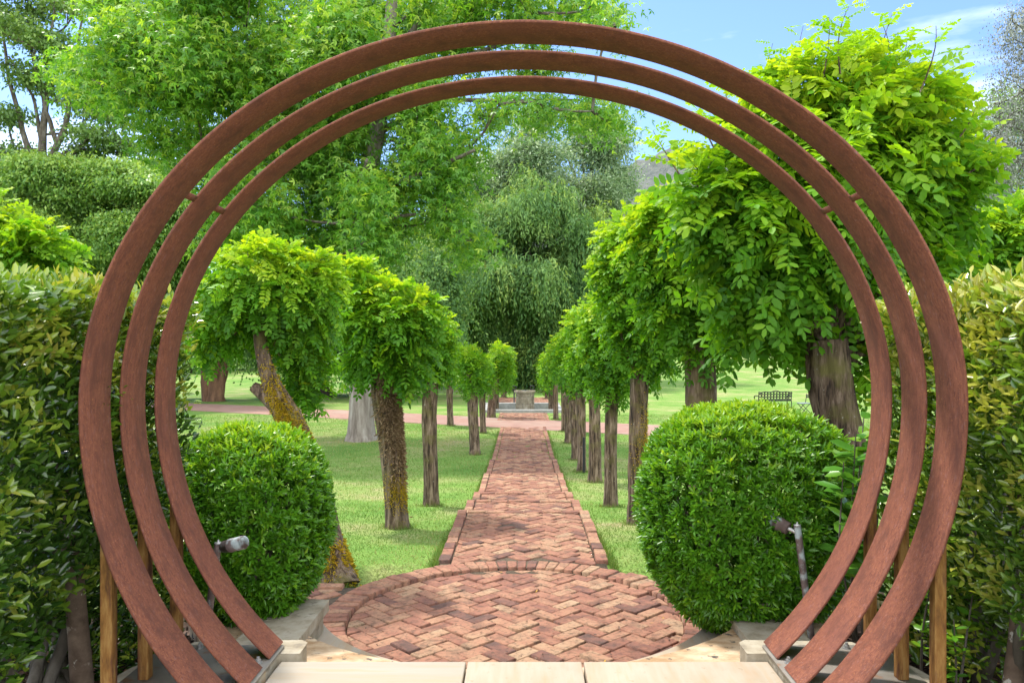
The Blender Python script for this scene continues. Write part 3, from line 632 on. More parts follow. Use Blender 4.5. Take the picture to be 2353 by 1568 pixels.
# --- right row
robinia('nearest and largest tree with deeply ridged trunk behind the right shrub', 6.4, [(1962, 1120, .20), (1935, 1010, .172), (1912, 920, .168), (1902, 860, .17), (1897, 780, .15)],
        [(1930, 430, 260, 250), (1800, 560, 200, 190), (2020, 300, 180, 200), (1700, 480, 150, 150), (1780, 300, 130, 120), (2130, 400, 130, 220), (1720, 650, 130, 110, .2), (1900, 680, 150, 100, .1), (2070, 600, 150, 160, .2), (1620, 430, 90, 90), (1960, 210, 130, 100), (1840, 200, 80, 70), (2080, 230, 90, 80), (2040, 760, 100, 80, .25), (1740, 760, 90, 50, .3), (1830, 745, 80, 50, .3), (1985, 840, 50, 60, .1)],
        3000, .32, 6, shoots=2, inner=.35, young=.03, leaf=.31, ns=44, ridge=.11,
        tall=[(1730, 250, 1775, 100), (1790, 220, 1800, 130), (1700, 300, 1665, 190), (1850, 200, 1845, 60), (1890, 180, 1905, 40), (1930, 170, 1950, 15), (1975, 170, 1985, 70), (2020, 170, 2050, 30), (2070, 190, 2085, 90), (2110, 220, 2150, 60), (2160, 270, 2190, 180), (2200, 320, 2240, 250), (1900, 200, 1870, 90), (2000, 200, 2010, 110), (1640, 340, 1600, 250), (1560, 400, 1500, 300), (2220, 400, 2290, 360), (1960, 200, 1965, 90), (1810, 240, 1830, 120)])
robinia('tree behind the right shrub, second from the gate on the right', 8.5, [(1612, 1000, .17), (1612, 900, .165), (1608, 830, .16), (1606, 790, .14)],
        [(1590, 600, 130, 150), (1540, 500, 95, 90), (1640, 720, 80, 70), (1560, 700, 90, 80), (1620, 800, 50, 40), (1500, 560, 70, 70)], 2000, .26, 6, shoots=1, young=.03)
robinia('mossy straight trunk tree partly behind the right shrub', 10.5, [(1465, 1178, .125), (1464, 1080, .115), (1466, 960, .115), (1470, 870, .12)],
        [(1455, 640, 90, 120), (1440, 560, 70, 80), (1490, 740, 75, 80), (1420, 620, 60, 60), (1500, 820, 50, 50), (1440, 760, 55, 60)], 1500, .27, 6, moss=[('moss', .2, .8, -40, 1500, .03)])
robinia('lichened tree on the right of the path with low hanging leaves', 13.0, [(1403, 1140, .11), (1403, 1060, .10), (1404, 960, .10), (1408, 900, .11)],
        [(1405, 790, 65, 85), (1380, 720, 50, 60), (1440, 830, 45, 60), (1400, 880, 38, 38), (1370, 780, 45, 55)], 1100, .26, 5)
robinia('tree with moss patches in front of the staked tree', 16.3, [(1367, 1096, .13), (1367, 1030, .125), (1366, 950, .11), (1364, 910, .11)],
        [(1362, 800, 48, 70), (1340, 740, 38, 50), (1370, 870, 30, 35), (1345, 830, 36, 45)], 800, .27, 5)
robinia('tree tied to a thin black stake on the right of the path', 18.2, [(1336, 1074, .10), (1337, 1010, .095), (1335, 940, .11), (1333, 900, .12)], [(1330, 820, 38, 60), (1318, 770, 30, 40), (1340, 870, 26, 30)], 600, .27, 4, ns=14)
st = Soup().tube([(at(1341, 1074, 17.95)[0], 17.95, ground(1.3, 17.95)-.03), (at(1341, 1000, 17.95)[0], 17.95, .02)], .03, 8); so_ = st.obj('stake', M['iron'], base=(at(1341, 1074, 17.95)[0], 17.95, -.8)); tag(so_, 'thin black stake at the foot of a tree on the right', 'stake')
robinia('brown ridged tree between staked tree and mossy tree on the right', 20.6, [(1324, 1046, .12), (1323, 990, .12), (1318, 920, .13)], [(1308, 830, 34, 55), (1298, 790, 26, 40), (1320, 880, 22, 25)], 500, .28, 4, ns=14)
robinia('mossy green-barked tree near the crossing road on the right', 24.2, [(1307, 1014, .13), (1307, 960, .13), (1305, 910, .13)], [(1295, 830, 28, 48), (1285, 800, 22, 35)], 400, .30, 4, ns=12)
robinia('dark thin tree on the right edge of the crossing road', 27.5, [(1296, 992, .10), (1296, 940, .10), (1296, 900, .11)], [(1284, 835, 24, 42), (1276, 810, 18, 30)], 350, .32, 4, ns=12)
robinia('pale thin tree right of the pool', 32.0, [(1277, 962, .10), (1276, 910, .10), (1276, 880, .10)], [(1268, 830, 20, 38), (1262, 855, 14, 25)], 320, .34, 4, ns=12)
for px, dd, lab in ((1268, 37, 'dim tree in the right row level with the pool'), (1258, 45, 'shaded tree behind the pool, nearest its right corner'), (1250, 51, 'shaded tree behind the pool, second on the right'), (1244, 58, 'shaded tree behind the pool, innermost on the right')):
    gy_ = 797+(2.95)*F/dd
    robinia(lab, dd, [(px, gy_, .17), (px, 905, .16), (px, 880, .15)], [(px-1, 850, 18, 40), (px-4, 870, 13, 25)], 260, .38, 3, ns=10)
# --- more heads outside the rows
robinia('mop-headed tree rising over the left hedge', 7.5, [(40, 1020, .16), (42, 800, .15), (45, 700, .14)], [(50, 580, 110, 95), (-30, 560, 120, 110), (110, 640, 70, 60)], 1100, .25, 7, shoots=1, group='mop-headed trees beyond the hedges', young=.06)
robinia('mop-headed tree rising over the right hedge', 8.5, [(2330, 1040, .16), (2332, 800, .15), (2330, 700, .14)], [(2330, 560, 110, 110), (2250, 610, 60, 70), (2400, 520, 110, 120), (2280, 520, 60, 60)], 1100, .25, 6, shoots=0, group='mop-headed trees beyond the hedges', young=.05)

# ------------------------------------------------------------------ broad trees
def tree(name, label, mat, bark, d, trunk, lobes, ncl, per, leaf, sig, tpl=RHOMB, wid=.7, droop=.5, group=None, dd=2.5, stems=None, subs=5, tone0=.45, up=.25, weep=0, depth=1.0, ltw=.05, part_limb=True, flat=.55, tvar=.12, split=5):
    pts = [at(px, py, d+(q[0] if q else 0)) for px, py, r, *q in trunk]; rad = [r for _, _, r, *_ in trunk]
    b = pts[0].copy(); b[2] = float(ground(b[0], b[1])); pts[0] = b-np.array([0, 0, .1])
    root = thing(name, label, 'tree', tuple(b), group); ts = Soup(); P_ = np.array(pts)
    ti = np.linspace(0, len(P_)-1, 3*len(P_)); PP = np.stack([np.interp(ti, np.arange(len(P_)), P_[:, c]) for c in range(3)], -1); rr = np.interp(ti, np.arange(len(P_)), rad)
    for _ in range(2): PP[1:-1] = (PP[:-2]+2*PP[1:-1]+PP[2:])/4
    rr = rr*(1+.35*np.exp(-np.linspace(0, 1, len(rr))*30))
    ts.tube(PP, rr, 26, ridge=.05, seed=int(d))
    for s_ in (stems or []):
        sp3 = np.array([at(px, py, d+(q[0] if q else 0)) for px, py, r, *q in s_]); 
        if s_[0][1] > 880: sp3[0, 2] = float(ground(sp3[0, 0], sp3[0, 1]))-.1
        tj = np.linspace(0, len(s_)-1, 4*len(s_)); sq = np.stack([np.interp(tj, np.arange(len(s_)), sp3[:, c]) for c in range(3)], -1)
        sq[1:-1] += R.normal(0, .01*d/24, sq[1:-1].shape)
        ts.tube(sq, np.interp(tj, np.arange(len(s_)), [r for _, _, r, *_ in s_]), 10, ridge=.08, seed=2, mat=1)
    if split:      # break every lobe into smaller clumps so the crown has hollows and an uneven outline
        nl = []
        for l in lobes:
            px, py, rx, rz, *q = l
            for _ in range(split):
                o1 = rnd(1)[0]*R.uniform(.45, .85); nl.append((px+o1[0]*rx, py+o1[2]*rz, rx*R.uniform(.34, .58), rz*R.uniform(.34, .58), (q[0] if q else R.uniform(-dd, dd))+o1[1]*rx/F*d*depth))
        lobes = nl
    LP_ = list(PP[len(PP)//2:]); lobes = sorted(lobes, key=lambda l: np.linalg.norm(at(l[0], l[1], d)-PP[-len(PP)//3]))
    cs = Soup(); wts = np.array([(l[2]*l[3])**.9 for l in lobes]); wts /= wts.sum()
    zs = [at(0, l[1], d)[2] for l in lobes]; zlo, zhi = min(zs)-1, max(zs)+1
    for l, wt in zip(lobes, wts):
        px, py, rx, rz, *q = l; off = q[0] if q else R.uniform(-dd, dd); c = at(px, py, d+off); rad3 = np.array([rx/F*d, rx/F*d*depth, rz/F*d])
        m = max(3, int(ncl*wt)); o_ = rnd(m); cc = c + o_*(R.uniform(size=m)**.42)[:, None]*rad3
        near = PP[np.argmin(np.linalg.norm(PP-c-np.array([0, 0, -1.2*rad3[2]]), axis=1))]
        if part_limb:
            pool_ = np.array(LP_); dc = np.linalg.norm(pool_-c, axis=1)+1.2*np.maximum(0, pool_[:, 2]-c[2]+.2*rad3[2]); near = pool_[np.argmin(dc)]
            lp = path3(near, c, 8, .08); LP_ += list(lp[3:]); ts.tube(lp, np.linspace(max(ltw, .1*np.interp(near[2], PP[:, 2], rr)), ltw*.4, 8), 7, cap=False, mat=1)
            for e in cc[:max(1, subs//(3 if split else 1))]: ts.tube(path3(lp[R.integers(3, 8)], e, 6, .1), np.linspace(ltw*.55, .012, 6), 5, cap=False, mat=1)
        if weep:
            k_ = per; n_ = m*k_; ctw = np.repeat(R.normal(0, .15, m), k_); st_ = np.repeat(cc, k_, 0)+R.normal(0, sig, (n_, 3)); oo = unit(np.repeat(o_, k_, 0)*np.array([1, 1, .2])+R.normal(0, .5, (n_, 3))); ln_ = R.uniform(.5, 1.2, n_)*weep
            tb = np.clip(tone0+ctw+R.normal(0, .10, n_)+.25*(st_[:, 2]-zlo)/(zhi-zlo)*o_.repeat(k_, 0)[:, 2], 0, 1)
            for t in np.linspace(0, 1, 9):
                p = st_+oo*(ln_*.75*t)[:, None]+np.array([0, 0, -1])*(ln_*t*t*.8)[:, None]
                leaves(cs, p+R.normal(0, .05, p.shape), oo*.5*(1.2-t)+np.array([0, 0, -.9])+R.normal(0, .5, p.shape), oo+np.array([0, 0, .5])+R.normal(0, .5, p.shape), leaf*R.uniform(.7, 1.3, n_), leaf*wid, np.clip(tb+.15*t+R.normal(0, .08, n_), 0, 1), tpl)
        else:
            n_ = m*per; rep = np.repeat(np.arange(m), per)
            p = cc[rep]+R.normal(0, 1, (n_, 3))*np.array([sig, sig, sig*flat]); oo = o_[rep]
            axv = oo*np.array([.6, .6, .2])+np.array([0, 0, -droop])+R.normal(0, .6, (n_, 3))
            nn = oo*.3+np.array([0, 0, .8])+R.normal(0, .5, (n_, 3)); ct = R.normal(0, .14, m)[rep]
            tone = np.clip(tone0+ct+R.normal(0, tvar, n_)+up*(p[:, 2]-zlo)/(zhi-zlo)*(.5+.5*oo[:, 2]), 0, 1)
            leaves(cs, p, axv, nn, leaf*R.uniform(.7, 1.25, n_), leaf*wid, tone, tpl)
    ts.obj('trunk', [M[bark], M['limb_bark' if bark != 'red_bark' else 'red_bark']], root); cs.obj('crown', M[mat], root)
    return root

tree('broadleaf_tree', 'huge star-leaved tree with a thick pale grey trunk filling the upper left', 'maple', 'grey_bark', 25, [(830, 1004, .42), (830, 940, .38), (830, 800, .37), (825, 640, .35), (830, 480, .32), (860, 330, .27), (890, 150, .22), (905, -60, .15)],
     [(250, 60, 130, 110), (300, 190, 130, 110), (420, 60, 150, 130), (400, 260, 110, 90), (560, 130, 150, 130), (700, 50, 150, 120), (620, 280, 130, 110), (760, 220, 140, 120), (860, 90, 130, 120), (980, 60, 110, 100), (930, 240, 110, 90), (1060, 30, 90, 70),
      (1200, 30, 80, 45), (1320, 30, 80, 40), (1390, 60, 40, 30), (520, 420, 110, 90), (640, 430, 120, 100), (560, 520, 90, 60), (760, 400, 120, 110), (700, 530, 110, 70), (850, 480, 120, 90), (950, 400, 110, 90), (1010, 320, 80, 70), (880, 570, 80, 50), (800, 560, 100, 50),
      (1020, 470, 70, 60), (1230, 150, 60, 45), (1120, 250, 60, 35), (1240, 260, 50, 45), (1340, 240, 55, 35), (1395, 270, 30, 30), (1060, 560, 60, 40), (640, 590, 70, 40), (180, 180, 60, 40), (500, -80, 250, 90), (850, -100, 250, 90), (1200, -60, 150, 50)],
     2700, 40, .20, .40, tpl=STAR, wid=1.0, tvar=.2, flat=.85, split=4, droop=.75, dd=3.0, subs=4, tone0=.45, up=.35,
     stems=[[(830, 520, .15, 0), (812, 440, .13, -1.2), (842, 385, .11, -1.8), (846, 370, .10, -2.0)], [(850, 440, .1, 0), (940, 410, .08, -2), (1090, 345, .045, -3)], [(835, 560, .08), (900, 500, .06, -1), (1000, 485, .03, -2)], [(890, 150, .14), (960, 60, .12, -1), (985, -40, .08, -1)], [(885, 200, .1), (1000, 150, .08), (1220, 80, .05), (1400, 40, .02)], [(880, 300, .1), (1000, 230, .08), (1150, 230, .05), (1330, 230, .03)]])
tree('bare_limbed_tree', 'open tree with bare grey limbs against the sky at the far left', 'olive', 'limb_bark', 42, [(110, 880, .35), (105, 600, .32), (100, 430, .28), (95, 330, .2), (110, 200, .12)],
     [(30, 60, 80, 50), (120, 100, 70, 45), (60, 170, 60, 40), (180, 200, 50, 40), (250, 260, 60, 35), (20, 260, 40, 35), (210, 330, 70, 35), (130, 20, 90, 40), (60, -40, 140, 50), (20, 350, 50, 30), (290, 330, 50, 25)], 420, 60, .25, .55, wid=.5, tone0=.5, subs=6, ltw=.07, dd=1.5, flat=.3,
     stems=[[(100, 420, .2), (60, 330, .15), (20, 180, .1), (5, 60, .06)], [(100, 400, .2), (150, 290, .15), (170, 160, .1), (190, 40, .05)], [(100, 430, .18), (130, 330, .13), (90, 200, .09), (60, 60, .05)], [(105, 440, .16), (40, 400, .14), (-10, 330, .1)], [(110, 420, .14), (190, 330, .1), (270, 290, .05)], [(95, 330, .12), (80, 230, .08), (20, 130, .05)]])
tree('broadleaf_tree', 'rounded fine-leaved tree with red-brown forked trunks, left of the road', 'fine', 'red_bark', 43, [(495, 914, .42), (490, 850, .38), (485, 780, .36), (470, 660, .3)],
     [(80, 420, 110, 70), (200, 400, 120, 70), (320, 400, 100, 65), (60, 520, 120, 90), (190, 520, 120, 90), (320, 500, 110, 90), (420, 560, 90, 80), (250, 620, 110, 70), (380, 660, 90, 60), (120, 640, 100, 60), (450, 700, 80, 50), (540, 700, 80, 60), (420, 760, 50, 40), (560, 600, 80, 80)], 11700, 58, .22, .55, wid=.5, tone0=.56, up=.35, droop=.7, flat=.3,
     stems=[[(478, 914, .35), (474, 860, .32), (478, 780, .25)], [(500, 905, .3), (515, 840, .25), (530, 760, .2)], [(495, 900, .3), (505, 820, .2), (500, 740, .15)]], group='trees across the lawn')
tree('broadleaf_tree', 'dark-trunked spreading tree with flared roots across the lawn', 'willow', 'dark_bark', 47, [(735, 912, .75), (728, 880, .52), (726, 820, .48), (722, 700, .4)],
     [(700, 680, 100, 80), (800, 660, 100, 80), (640, 740, 70, 50), (860, 600, 90, 60), (760, 780, 60, 35), (880, 720, 70, 70)], 420, 40, .18, .6, tone0=.35, weep=1.3, group='trees across the lawn', subs=3)
tree('broadleaf_tree', 'tree with a short reddish trunk seen beyond the grey trunk', 'willow', 'red_bark', 46, [(928, 922, .7), (925, 900, .5), (922, 860, .45), (920, 780, .4)], [(930, 720, 90, 80), (960, 640, 80, 60), (900, 780, 60, 50)], 260, 40, .18, .6, tone0=.35, weep=1.3, group='trees across the lawn', subs=3)
tree('weeping_tree', 'great weeping dark green tree above the far end of the path', 'willow', 'dark_bark', 58, [(1226, 892, .6), (1232, 860, .5), (1240, 780, .45), (1220, 640, .35), (1200, 520, .25)],
     [(1010, 580, 110, 60), (1110, 530, 110, 60), (1220, 520, 110, 60), (1040, 680, 110, 70), (1150, 640, 120, 80), (1270, 620, 100, 80), (1340, 600, 50, 60), (1100, 740, 90, 50), (1200, 760, 90, 60), (1290, 730, 70, 70), (1240, 830, 60, 40), (1180, 830, 40, 30), (1290, 820, 40, 40), (1320, 700, 50, 60), (960, 640, 70, 60), (1060, 490, 60, 35), (1290, 480, 60, 40), (1180, 455, 70, 40), (940, 540, 60, 40), (1350, 520, 40, 50), (1250, 440, 45, 35)], 700, 60, .36, .5, wid=.26, tone0=.5, weep=1.6, subs=4, split=4)
G2 = 'silvery trees behind the weeping tree'
tree('silver_tree', 'silvery open tree with thin dark upright stems, right of centre', 'grey', 'limb_bark', 66, [(1345, 880, .3), (1345, 640, .26), (1350, 480, .2), (1360, 380, .12), (1370, 300, .06)],
     [(1340, 330, 55, 50), (1390, 350, 45, 50), (1320, 420, 60, 50), (1390, 440, 45, 55), (1300, 500, 60, 50), (1370, 530, 60, 60), (1410, 320, 30, 35), (1420, 400, 25, 50), (1345, 270, 35, 25), (1380, 600, 60, 70)], 1150, 46, .32, .75, wid=.38, tone0=.5, droop=.3, group=G2, ltw=.06, dd=2,
     stems=[[(1350, 500, .14), (1320, 400, .1), (1290, 330, .05)], [(1352, 480, .14), (1390, 400, .1), (1405, 310, .05)], [(1345, 560, .14), (1400, 470, .1), (1425, 400, .05)], [(1348, 520, .1), (1340, 400, .08), (1335, 290, .04)]])
tree('silver_tree', 'paler silvery tree reaching into the sky beside it, left', 'grey', 'limb_bark', 62, [(1190, 880, .3), (1190, 640, .26), (1200, 500, .2), (1210, 400, .12), (1215, 310, .05)],
     [(1210, 330, 50, 45), (1160, 390, 60, 45), (1250, 380, 45, 50), (1190, 440, 70, 45), (1270, 450, 55, 45), (1130, 450, 55, 40), (1220, 290, 30, 30), (1110, 380, 50, 40), (1080, 440, 60, 50)], 1000, 44, .31, .75, wid=.38, tone0=.48, droop=.3, group=G2, ltw=.06, dd=2,
     stems=[[(1195, 560, .14), (1160, 450, .1), (1140, 370, .05)], [(1200, 520, .14), (1240, 430, .1), (1260, 330, .05)]])
tree('lichen_tree', 'grey lichen-covered twiggy tree at the right edge', 'lichen', 'limb_bark', 17, [(2440, 1000, .2), (2430, 600, .18), (2410, 300, .14), (2400, 100, .08), (2390, -60, .05)],
     [(2330, 60, 55, 60), (2340, 180, 60, 60), (2310, 260, 50, 50), (2330, 350, 60, 50), (2300, 420, 60, 40), (2380, 250, 60, 120), (2400, 60, 60, 100), (2280, 330, 40, 40)], 300, 9, .055, .16, wid=.5, tone0=.5, ltw=.02, dd=.6, subs=9, weep=.55)
tree('broadleaf_tree', 'green tree behind the lichen-covered tree at the right edge', 'olive', 'limb_bark', 24, [(2420, 950, .25), (2410, 600, .22), (2400, 350, .16)], [(2330, 280, 80, 70), (2290, 380, 80, 70), (2380, 330, 90, 120), (2250, 450, 70, 60), (2360, 460, 90, 80)], 330, 44, .13, .32, wid=.55, tone0=.5, ltw=.04)
# trees that close the view low behind the lawn
for q, (px, py, rx, rz, d, lab, mt) in enumerate([(440, 800, 110, 55, 75, 'bushy green tree low behind the red-trunked tree', 'fine'), (620, 800, 90, 55, 80, 'bushy green tree low on the left horizon', 'fine'), (820, 800, 90, 55, 85, 'bushy tree beyond the grey trunk, low on the horizon', 'olive'), (1010, 810, 90, 55, 90, 'bushy dark tree low behind the left row', 'olive'), (1400, 720, 90, 90, 95, 'tall green tree behind the right row of trees', 'fine'), (1560, 700, 110, 100, 100, 'round green tree on the far right lawn', 'olive'), (1760, 720, 100, 80, 110, 'round green tree far beyond the black bench', 'olive'), (2010, 700, 130, 100, 80, 'bushy tree far behind the ridged trunk', 'fine'), (200, 760, 130, 80, 70, 'bushy tree behind the left hedge', 'fine'), (2250, 720, 140, 110, 75, 'bushy tree behind the right hedge', 'olive')]):
    zb = float(ground((px-1202)/F*d, d)); gpy = 797-(zb-EYE)*F/d
    tree('broadleaf_tree', lab, mt, 'dark_bark', d, [(px, gpy, .25), (px, gpy-30, .22), (px, py, .15)], [(px, py, rx, rz), (px-rx*.6, py+rz*.4, rx*.6, rz*.6), (px+rx*.6, py+rz*.4, rx*.6, rz*.6)], 200, 44, .28, .9, wid=.6, tone0=.4, ltw=.06, group='trees closing the view behind the lawn')

# ------------------------------------------------------------------ clipped shrubs
def shrub(label, c, rad, n, leafL, pw=2.6, name='clipped_shrub'):
    c = np.array(c, float); rad = np.array(rad, float); root = thing(name, label, 'shrub', (c[0], c[1], c[2]-rad[2]), 'clipped shrubs flanking the brick circle')
    cs = Soup()
    o_ = rnd(n); k_ = (np.abs(o_)**pw).sum(1)**(-1/pw); surf = o_*k_[:, None]
    nrm = unit(np.sign(surf)*np.abs(surf)**(pw-1)/rad)
    taper = 1-.24*np.clip(-surf[:, 2]-.1, 0, 1)
    dpt = 1-np.abs(R.normal(0, .05, n)); dpt = np.where(R.uniform(size=n) < .25, dpt-R.uniform(.03, .2, n), dpt)
    wob = 1+.035*np.sin(surf[:, 0]*7+surf[:, 2]*5)*np.cos(surf[:, 1]*6+surf[:, 2]*4)
    P = c + surf*rad*(dpt*wob)[:, None]*np.c_[taper, taper, np.ones(n)]
    ax = unit(nrm + np.array([0, 0, .45]) + R.normal(0, .3, (n, 3)))
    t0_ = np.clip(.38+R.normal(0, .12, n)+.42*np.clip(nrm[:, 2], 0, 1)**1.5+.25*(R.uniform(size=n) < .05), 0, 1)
    u = unit(np.cross(ax, rnd(n))); v = np.cross(ax, u)
    for q in range(8):
        a = 2*np.pi*q/8+R.uniform(0, .6, n); sp3 = .95 if q < 6 else .35
        la = ax*(.75 if q < 6 else 1.2)+(u*np.cos(a)[:, None]+v*np.sin(a)[:, None])*sp3+R.normal(0, .12, (n, 3))
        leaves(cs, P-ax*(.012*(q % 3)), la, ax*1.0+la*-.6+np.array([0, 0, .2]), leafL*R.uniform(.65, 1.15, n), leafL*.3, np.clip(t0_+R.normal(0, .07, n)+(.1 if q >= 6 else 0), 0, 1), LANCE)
    ts = Soup()
    for q in range(26):
        e = c+surf[q]*rad*.85; b0 = np.array([c[0]+R.normal(0, .06), c[1]+R.normal(0, .06), c[2]-rad[2]-.05]); ts.tube(path3(b0, e, 6, .08), np.linspace(.02, .004, 6), 6, cap=False)
    ts.obj('trunk', M['limb_bark'], root); cs.obj('foliage', M['bush'], root)
    return root
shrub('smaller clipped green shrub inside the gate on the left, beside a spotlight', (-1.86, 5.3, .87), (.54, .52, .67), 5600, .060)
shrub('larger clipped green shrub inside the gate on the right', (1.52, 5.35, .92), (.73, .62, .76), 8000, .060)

# laurel-like seedling
def big_leaf_plant(name, label, cat, stems_, n, leafL, mat, wid=.42, group=None):
    b = stems_[0][0]; root = thing(name, label, cat, tuple(b), group); ts = Soup(); cs = Soup()
    for s_ in stems_:
        pa = np.array(s_, float); ti = np.linspace(0, len(pa)-1, 8); pa = np.stack([np.interp(ti, np.arange(len(pa)), pa[:, c]) for c in range(3)], -1)
        ts.tube(pa, np.linspace(.008, .003, 8), 6, cap=False)
        tq = R.uniform(.35, 1, n)*7; P = np.stack([np.interp(tq, np.arange(8), pa[:, c]) for c in range(3)], -1); an = R.uniform(0, 2*np.pi, n)
        leaves(cs, P, np.c_[np.cos(an), np.sin(an), R.uniform(-.2, .7, n)], np.c_[-.3*np.cos(an), -.3*np.sin(an)-.3, np.ones(n)]+R.normal(0, .3, (n, 3)), leafL*R.uniform(.6, 1.15, n), leafL*wid, np.clip(R.normal(.6, .22, n), 0, 1), OVAL)
    ts.obj('stem', M['limb_bark'], root); cs.obj('foliage', M[mat], root)
big_leaf_plant('laurel_bush', 'bright large-leaved laurel between the right shrub and the gate', 'bush', [[(2.02, 4.75, .3), (1.98, 4.7, .9), (2.02, 4.65, 1.66)], [(2.02, 4.75, .3), (1.85, 4.6, .9), (1.84, 4.5, 1.42)], [(2.05, 4.75, .3), (2.15, 4.75, 1.0), (2.17, 4.8, 1.5)], [(2.05, 4.75, .3), (2.0, 4.55, .8), (1.98, 4.5, 1.25)], [(2.0, 4.75, .3), (1.93, 4.62, 1.0), (1.93, 4.55, 1.58)]], 26, .15, 'laurel', wid=.46)
big_leaf_plant('seedling_bush', 'low leafy seedling in the soil under the right hedge', 'bush', [[(2.08, 4.1, .3), (2.06, 4.05, .6), (2.1, 4.0, 1.0)], [(2.12, 3.85, .3), (2.1, 3.8, .5), (2.06, 3.75, .78)], [(2.16, 3.9, .3), (2.2, 3.9, .6), (2.25, 3.9, .95)], [(2.2, 4.2, .3), (2.2, 4.2, .8), (2.15, 4.2, 1.3)]], 26, .07, 'bush')

# ------------------------------------------------------------------ hedges
def hedge(label, sg, y0, y1, x0, x1, ztop, zlow, n, bright):
    root = thing('hedge', label, 'hedge', (sg*(x0+x1)/2, (y0+y1)/2, .28), 'glossy hedges beside the gate'); cs = Soup(); ts = Soup()
    A_ = [('in', (y1-y0)*(ztop-zlow)), ('top', (y1-y0)*(x1-x0)*.9), ('far', (x1-x0)*(ztop-zlow)*.7), ('near', .01)]
    tot = sum(a for _, a in A_)
    for nm, a in A_:
        m = int(n*a/tot); 
        if m < 5: continue
        u, v = R.uniform(size=m), R.uniform(size=m); dp = np.abs(R.normal(0, .13, m)); dp = np.where(R.uniform(size=m) < .3, dp+R.uniform(0, .5, m), dp)
        yy = y0+(y1-y0)*u; zz = zlow+(ztop-zlow)*v; zz = np.where((yy > 4.0) | (nm == 'far'), .34+(ztop-.34)*v, zz)
        if nm == 'in': lump = .07*np.sin(yy*5+zz*3)+.05*np.sin(zz*7-yy*4); P = np.c_[sg*(x0+dp+lump+.12*(zz < zlow+.3)), yy, zz]; nr = np.array([-sg, 0, .3])
        elif nm == 'top': xx = x0+(x1-x0)*v; P = np.c_[sg*xx, yy, ztop-dp*.8+.05*np.sin(yy*6+xx*5)+np.abs(R.normal(0, .03, m))]; nr = np.array([-.2*sg, 0, 1.])
        else: xx = x0+(x1-x0)*u; P = np.c_[sg*xx, y1-dp, zz]; nr = np.array([-.2*sg, 1., .3])
        ax = nr*.8+np.array([0, 0, .25])+R.normal(0, .55, (m, 3)); nn = nr*.6+np.array([0, 0, .6])+R.normal(0, .45, (m, 3))
        shoot = np.sin(P[:, 1]*9+P[:, 2]*6)*np.sin(P[:, 2]*11-P[:, 1]*5+P[:, 0]*7) > .1
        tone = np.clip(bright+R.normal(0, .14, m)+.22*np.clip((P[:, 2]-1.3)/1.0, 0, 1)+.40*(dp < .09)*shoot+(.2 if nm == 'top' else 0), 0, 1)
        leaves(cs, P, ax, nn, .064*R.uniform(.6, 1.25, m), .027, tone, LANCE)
    for q in range(9):
        ty_ = y0+(y1-y0)*(q+.5)/9; tx_ = sg*(x0+R.uniform(.25, .6)); 
        for e in range(5): ts.tube(path3((tx_, ty_, .25), (sg*R.uniform(x0+.1, x1-.2), ty_+R.normal(0, .3), R.uniform(zlow+.2, ztop-.15)), 7, .07), np.linspace(.035, .006, 7), 7, cap=False)
    tk = Soup(); 
    for (tx_, ty_, r_) in ([(-2.12, 3.8, .055)] if sg < 0 else [(2.24, 3.65, .05)]):
        tk.tube(path3((tx_, ty_, .2), (tx_-sg*(-.14), ty_+.05, 1.6), 9, .03), np.linspace(r_, r_*.7, 9), 14, ridge=.04)
        tk.obj('trunk', M['spot_bark'], root, smooth=True)
    ts.obj('branches', M['limb_bark'], root); cs.obj('foliage', M['hedge'], root)
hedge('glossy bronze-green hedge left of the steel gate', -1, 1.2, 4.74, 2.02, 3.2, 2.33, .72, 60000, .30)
hedge('glossy bronze-green hedge right of the steel gate', 1, 1.2, 4.72, 2.13, 3.3, 2.33, .58, 60000, .52)  # higher leaf tone paints in the sunlit look of this hedge

# ------------------------------------------------------------------ spotlights
def spot(label, base, top, hp, hd, lenh, rh):
    root = thing('spotlight', label, 'light', tuple(base), 'bronze garden spotlights'); base, top, hp, hd = map(lambda q: np.array(q, float), (base, top, hp, hd)); hd = unit(hd)
    Soup().tube([base, base*.5+top*.5, top], .021, 14).obj('pole', M['bronze'], root, smooth=False)
    Soup().tube([top, top+np.array([0, 0, .006]), top+np.array([0, 0, .006]), top+np.array([0, 0, .02])], [.022, .02, .006, .006], 12).obj('cap_screw', M['bolt'], root)
    Soup().tube([top+np.array([0, 0, -.045]), hp], [.012, .012], 10).obj('knuckle', M['bolt'], root)
    s = Soup(); q = [hp-hd*.02, hp-hd*.019, hp+hd*lenh*.25, hp+hd*lenh*.26, hp+hd*lenh*.33, hp+hd*lenh*.34, hp+hd*lenh, hp+hd*lenh, hp+hd*(lenh-.015)]
    h = s.tube(q, [.01, rh*.9, rh*.98, rh*1.05, rh*1.05, rh, rh, rh*.84, rh*.82], 24, cap=False).obj('lamp_head', M['bronze'], root)
    Soup().tube([hp+hd*(lenh-.012), hp+hd*(lenh-.008)], rh*.83, 24).obj('lens', M['glass'], h)
spot('bronze spotlight pointing right in front of the left shrub', (-1.86, 4.55, .28), (-1.752, 4.5, .955), (-1.70, 4.49, .94), (.80, -.55, .28), .16, .038)
spot('bronze spotlight half buried in the right shrub', (1.72, 4.66, .3), (1.632, 4.67, 1.02), (1.575, 4.71, 1.00), (-.62, .6, .3), .14, .042)

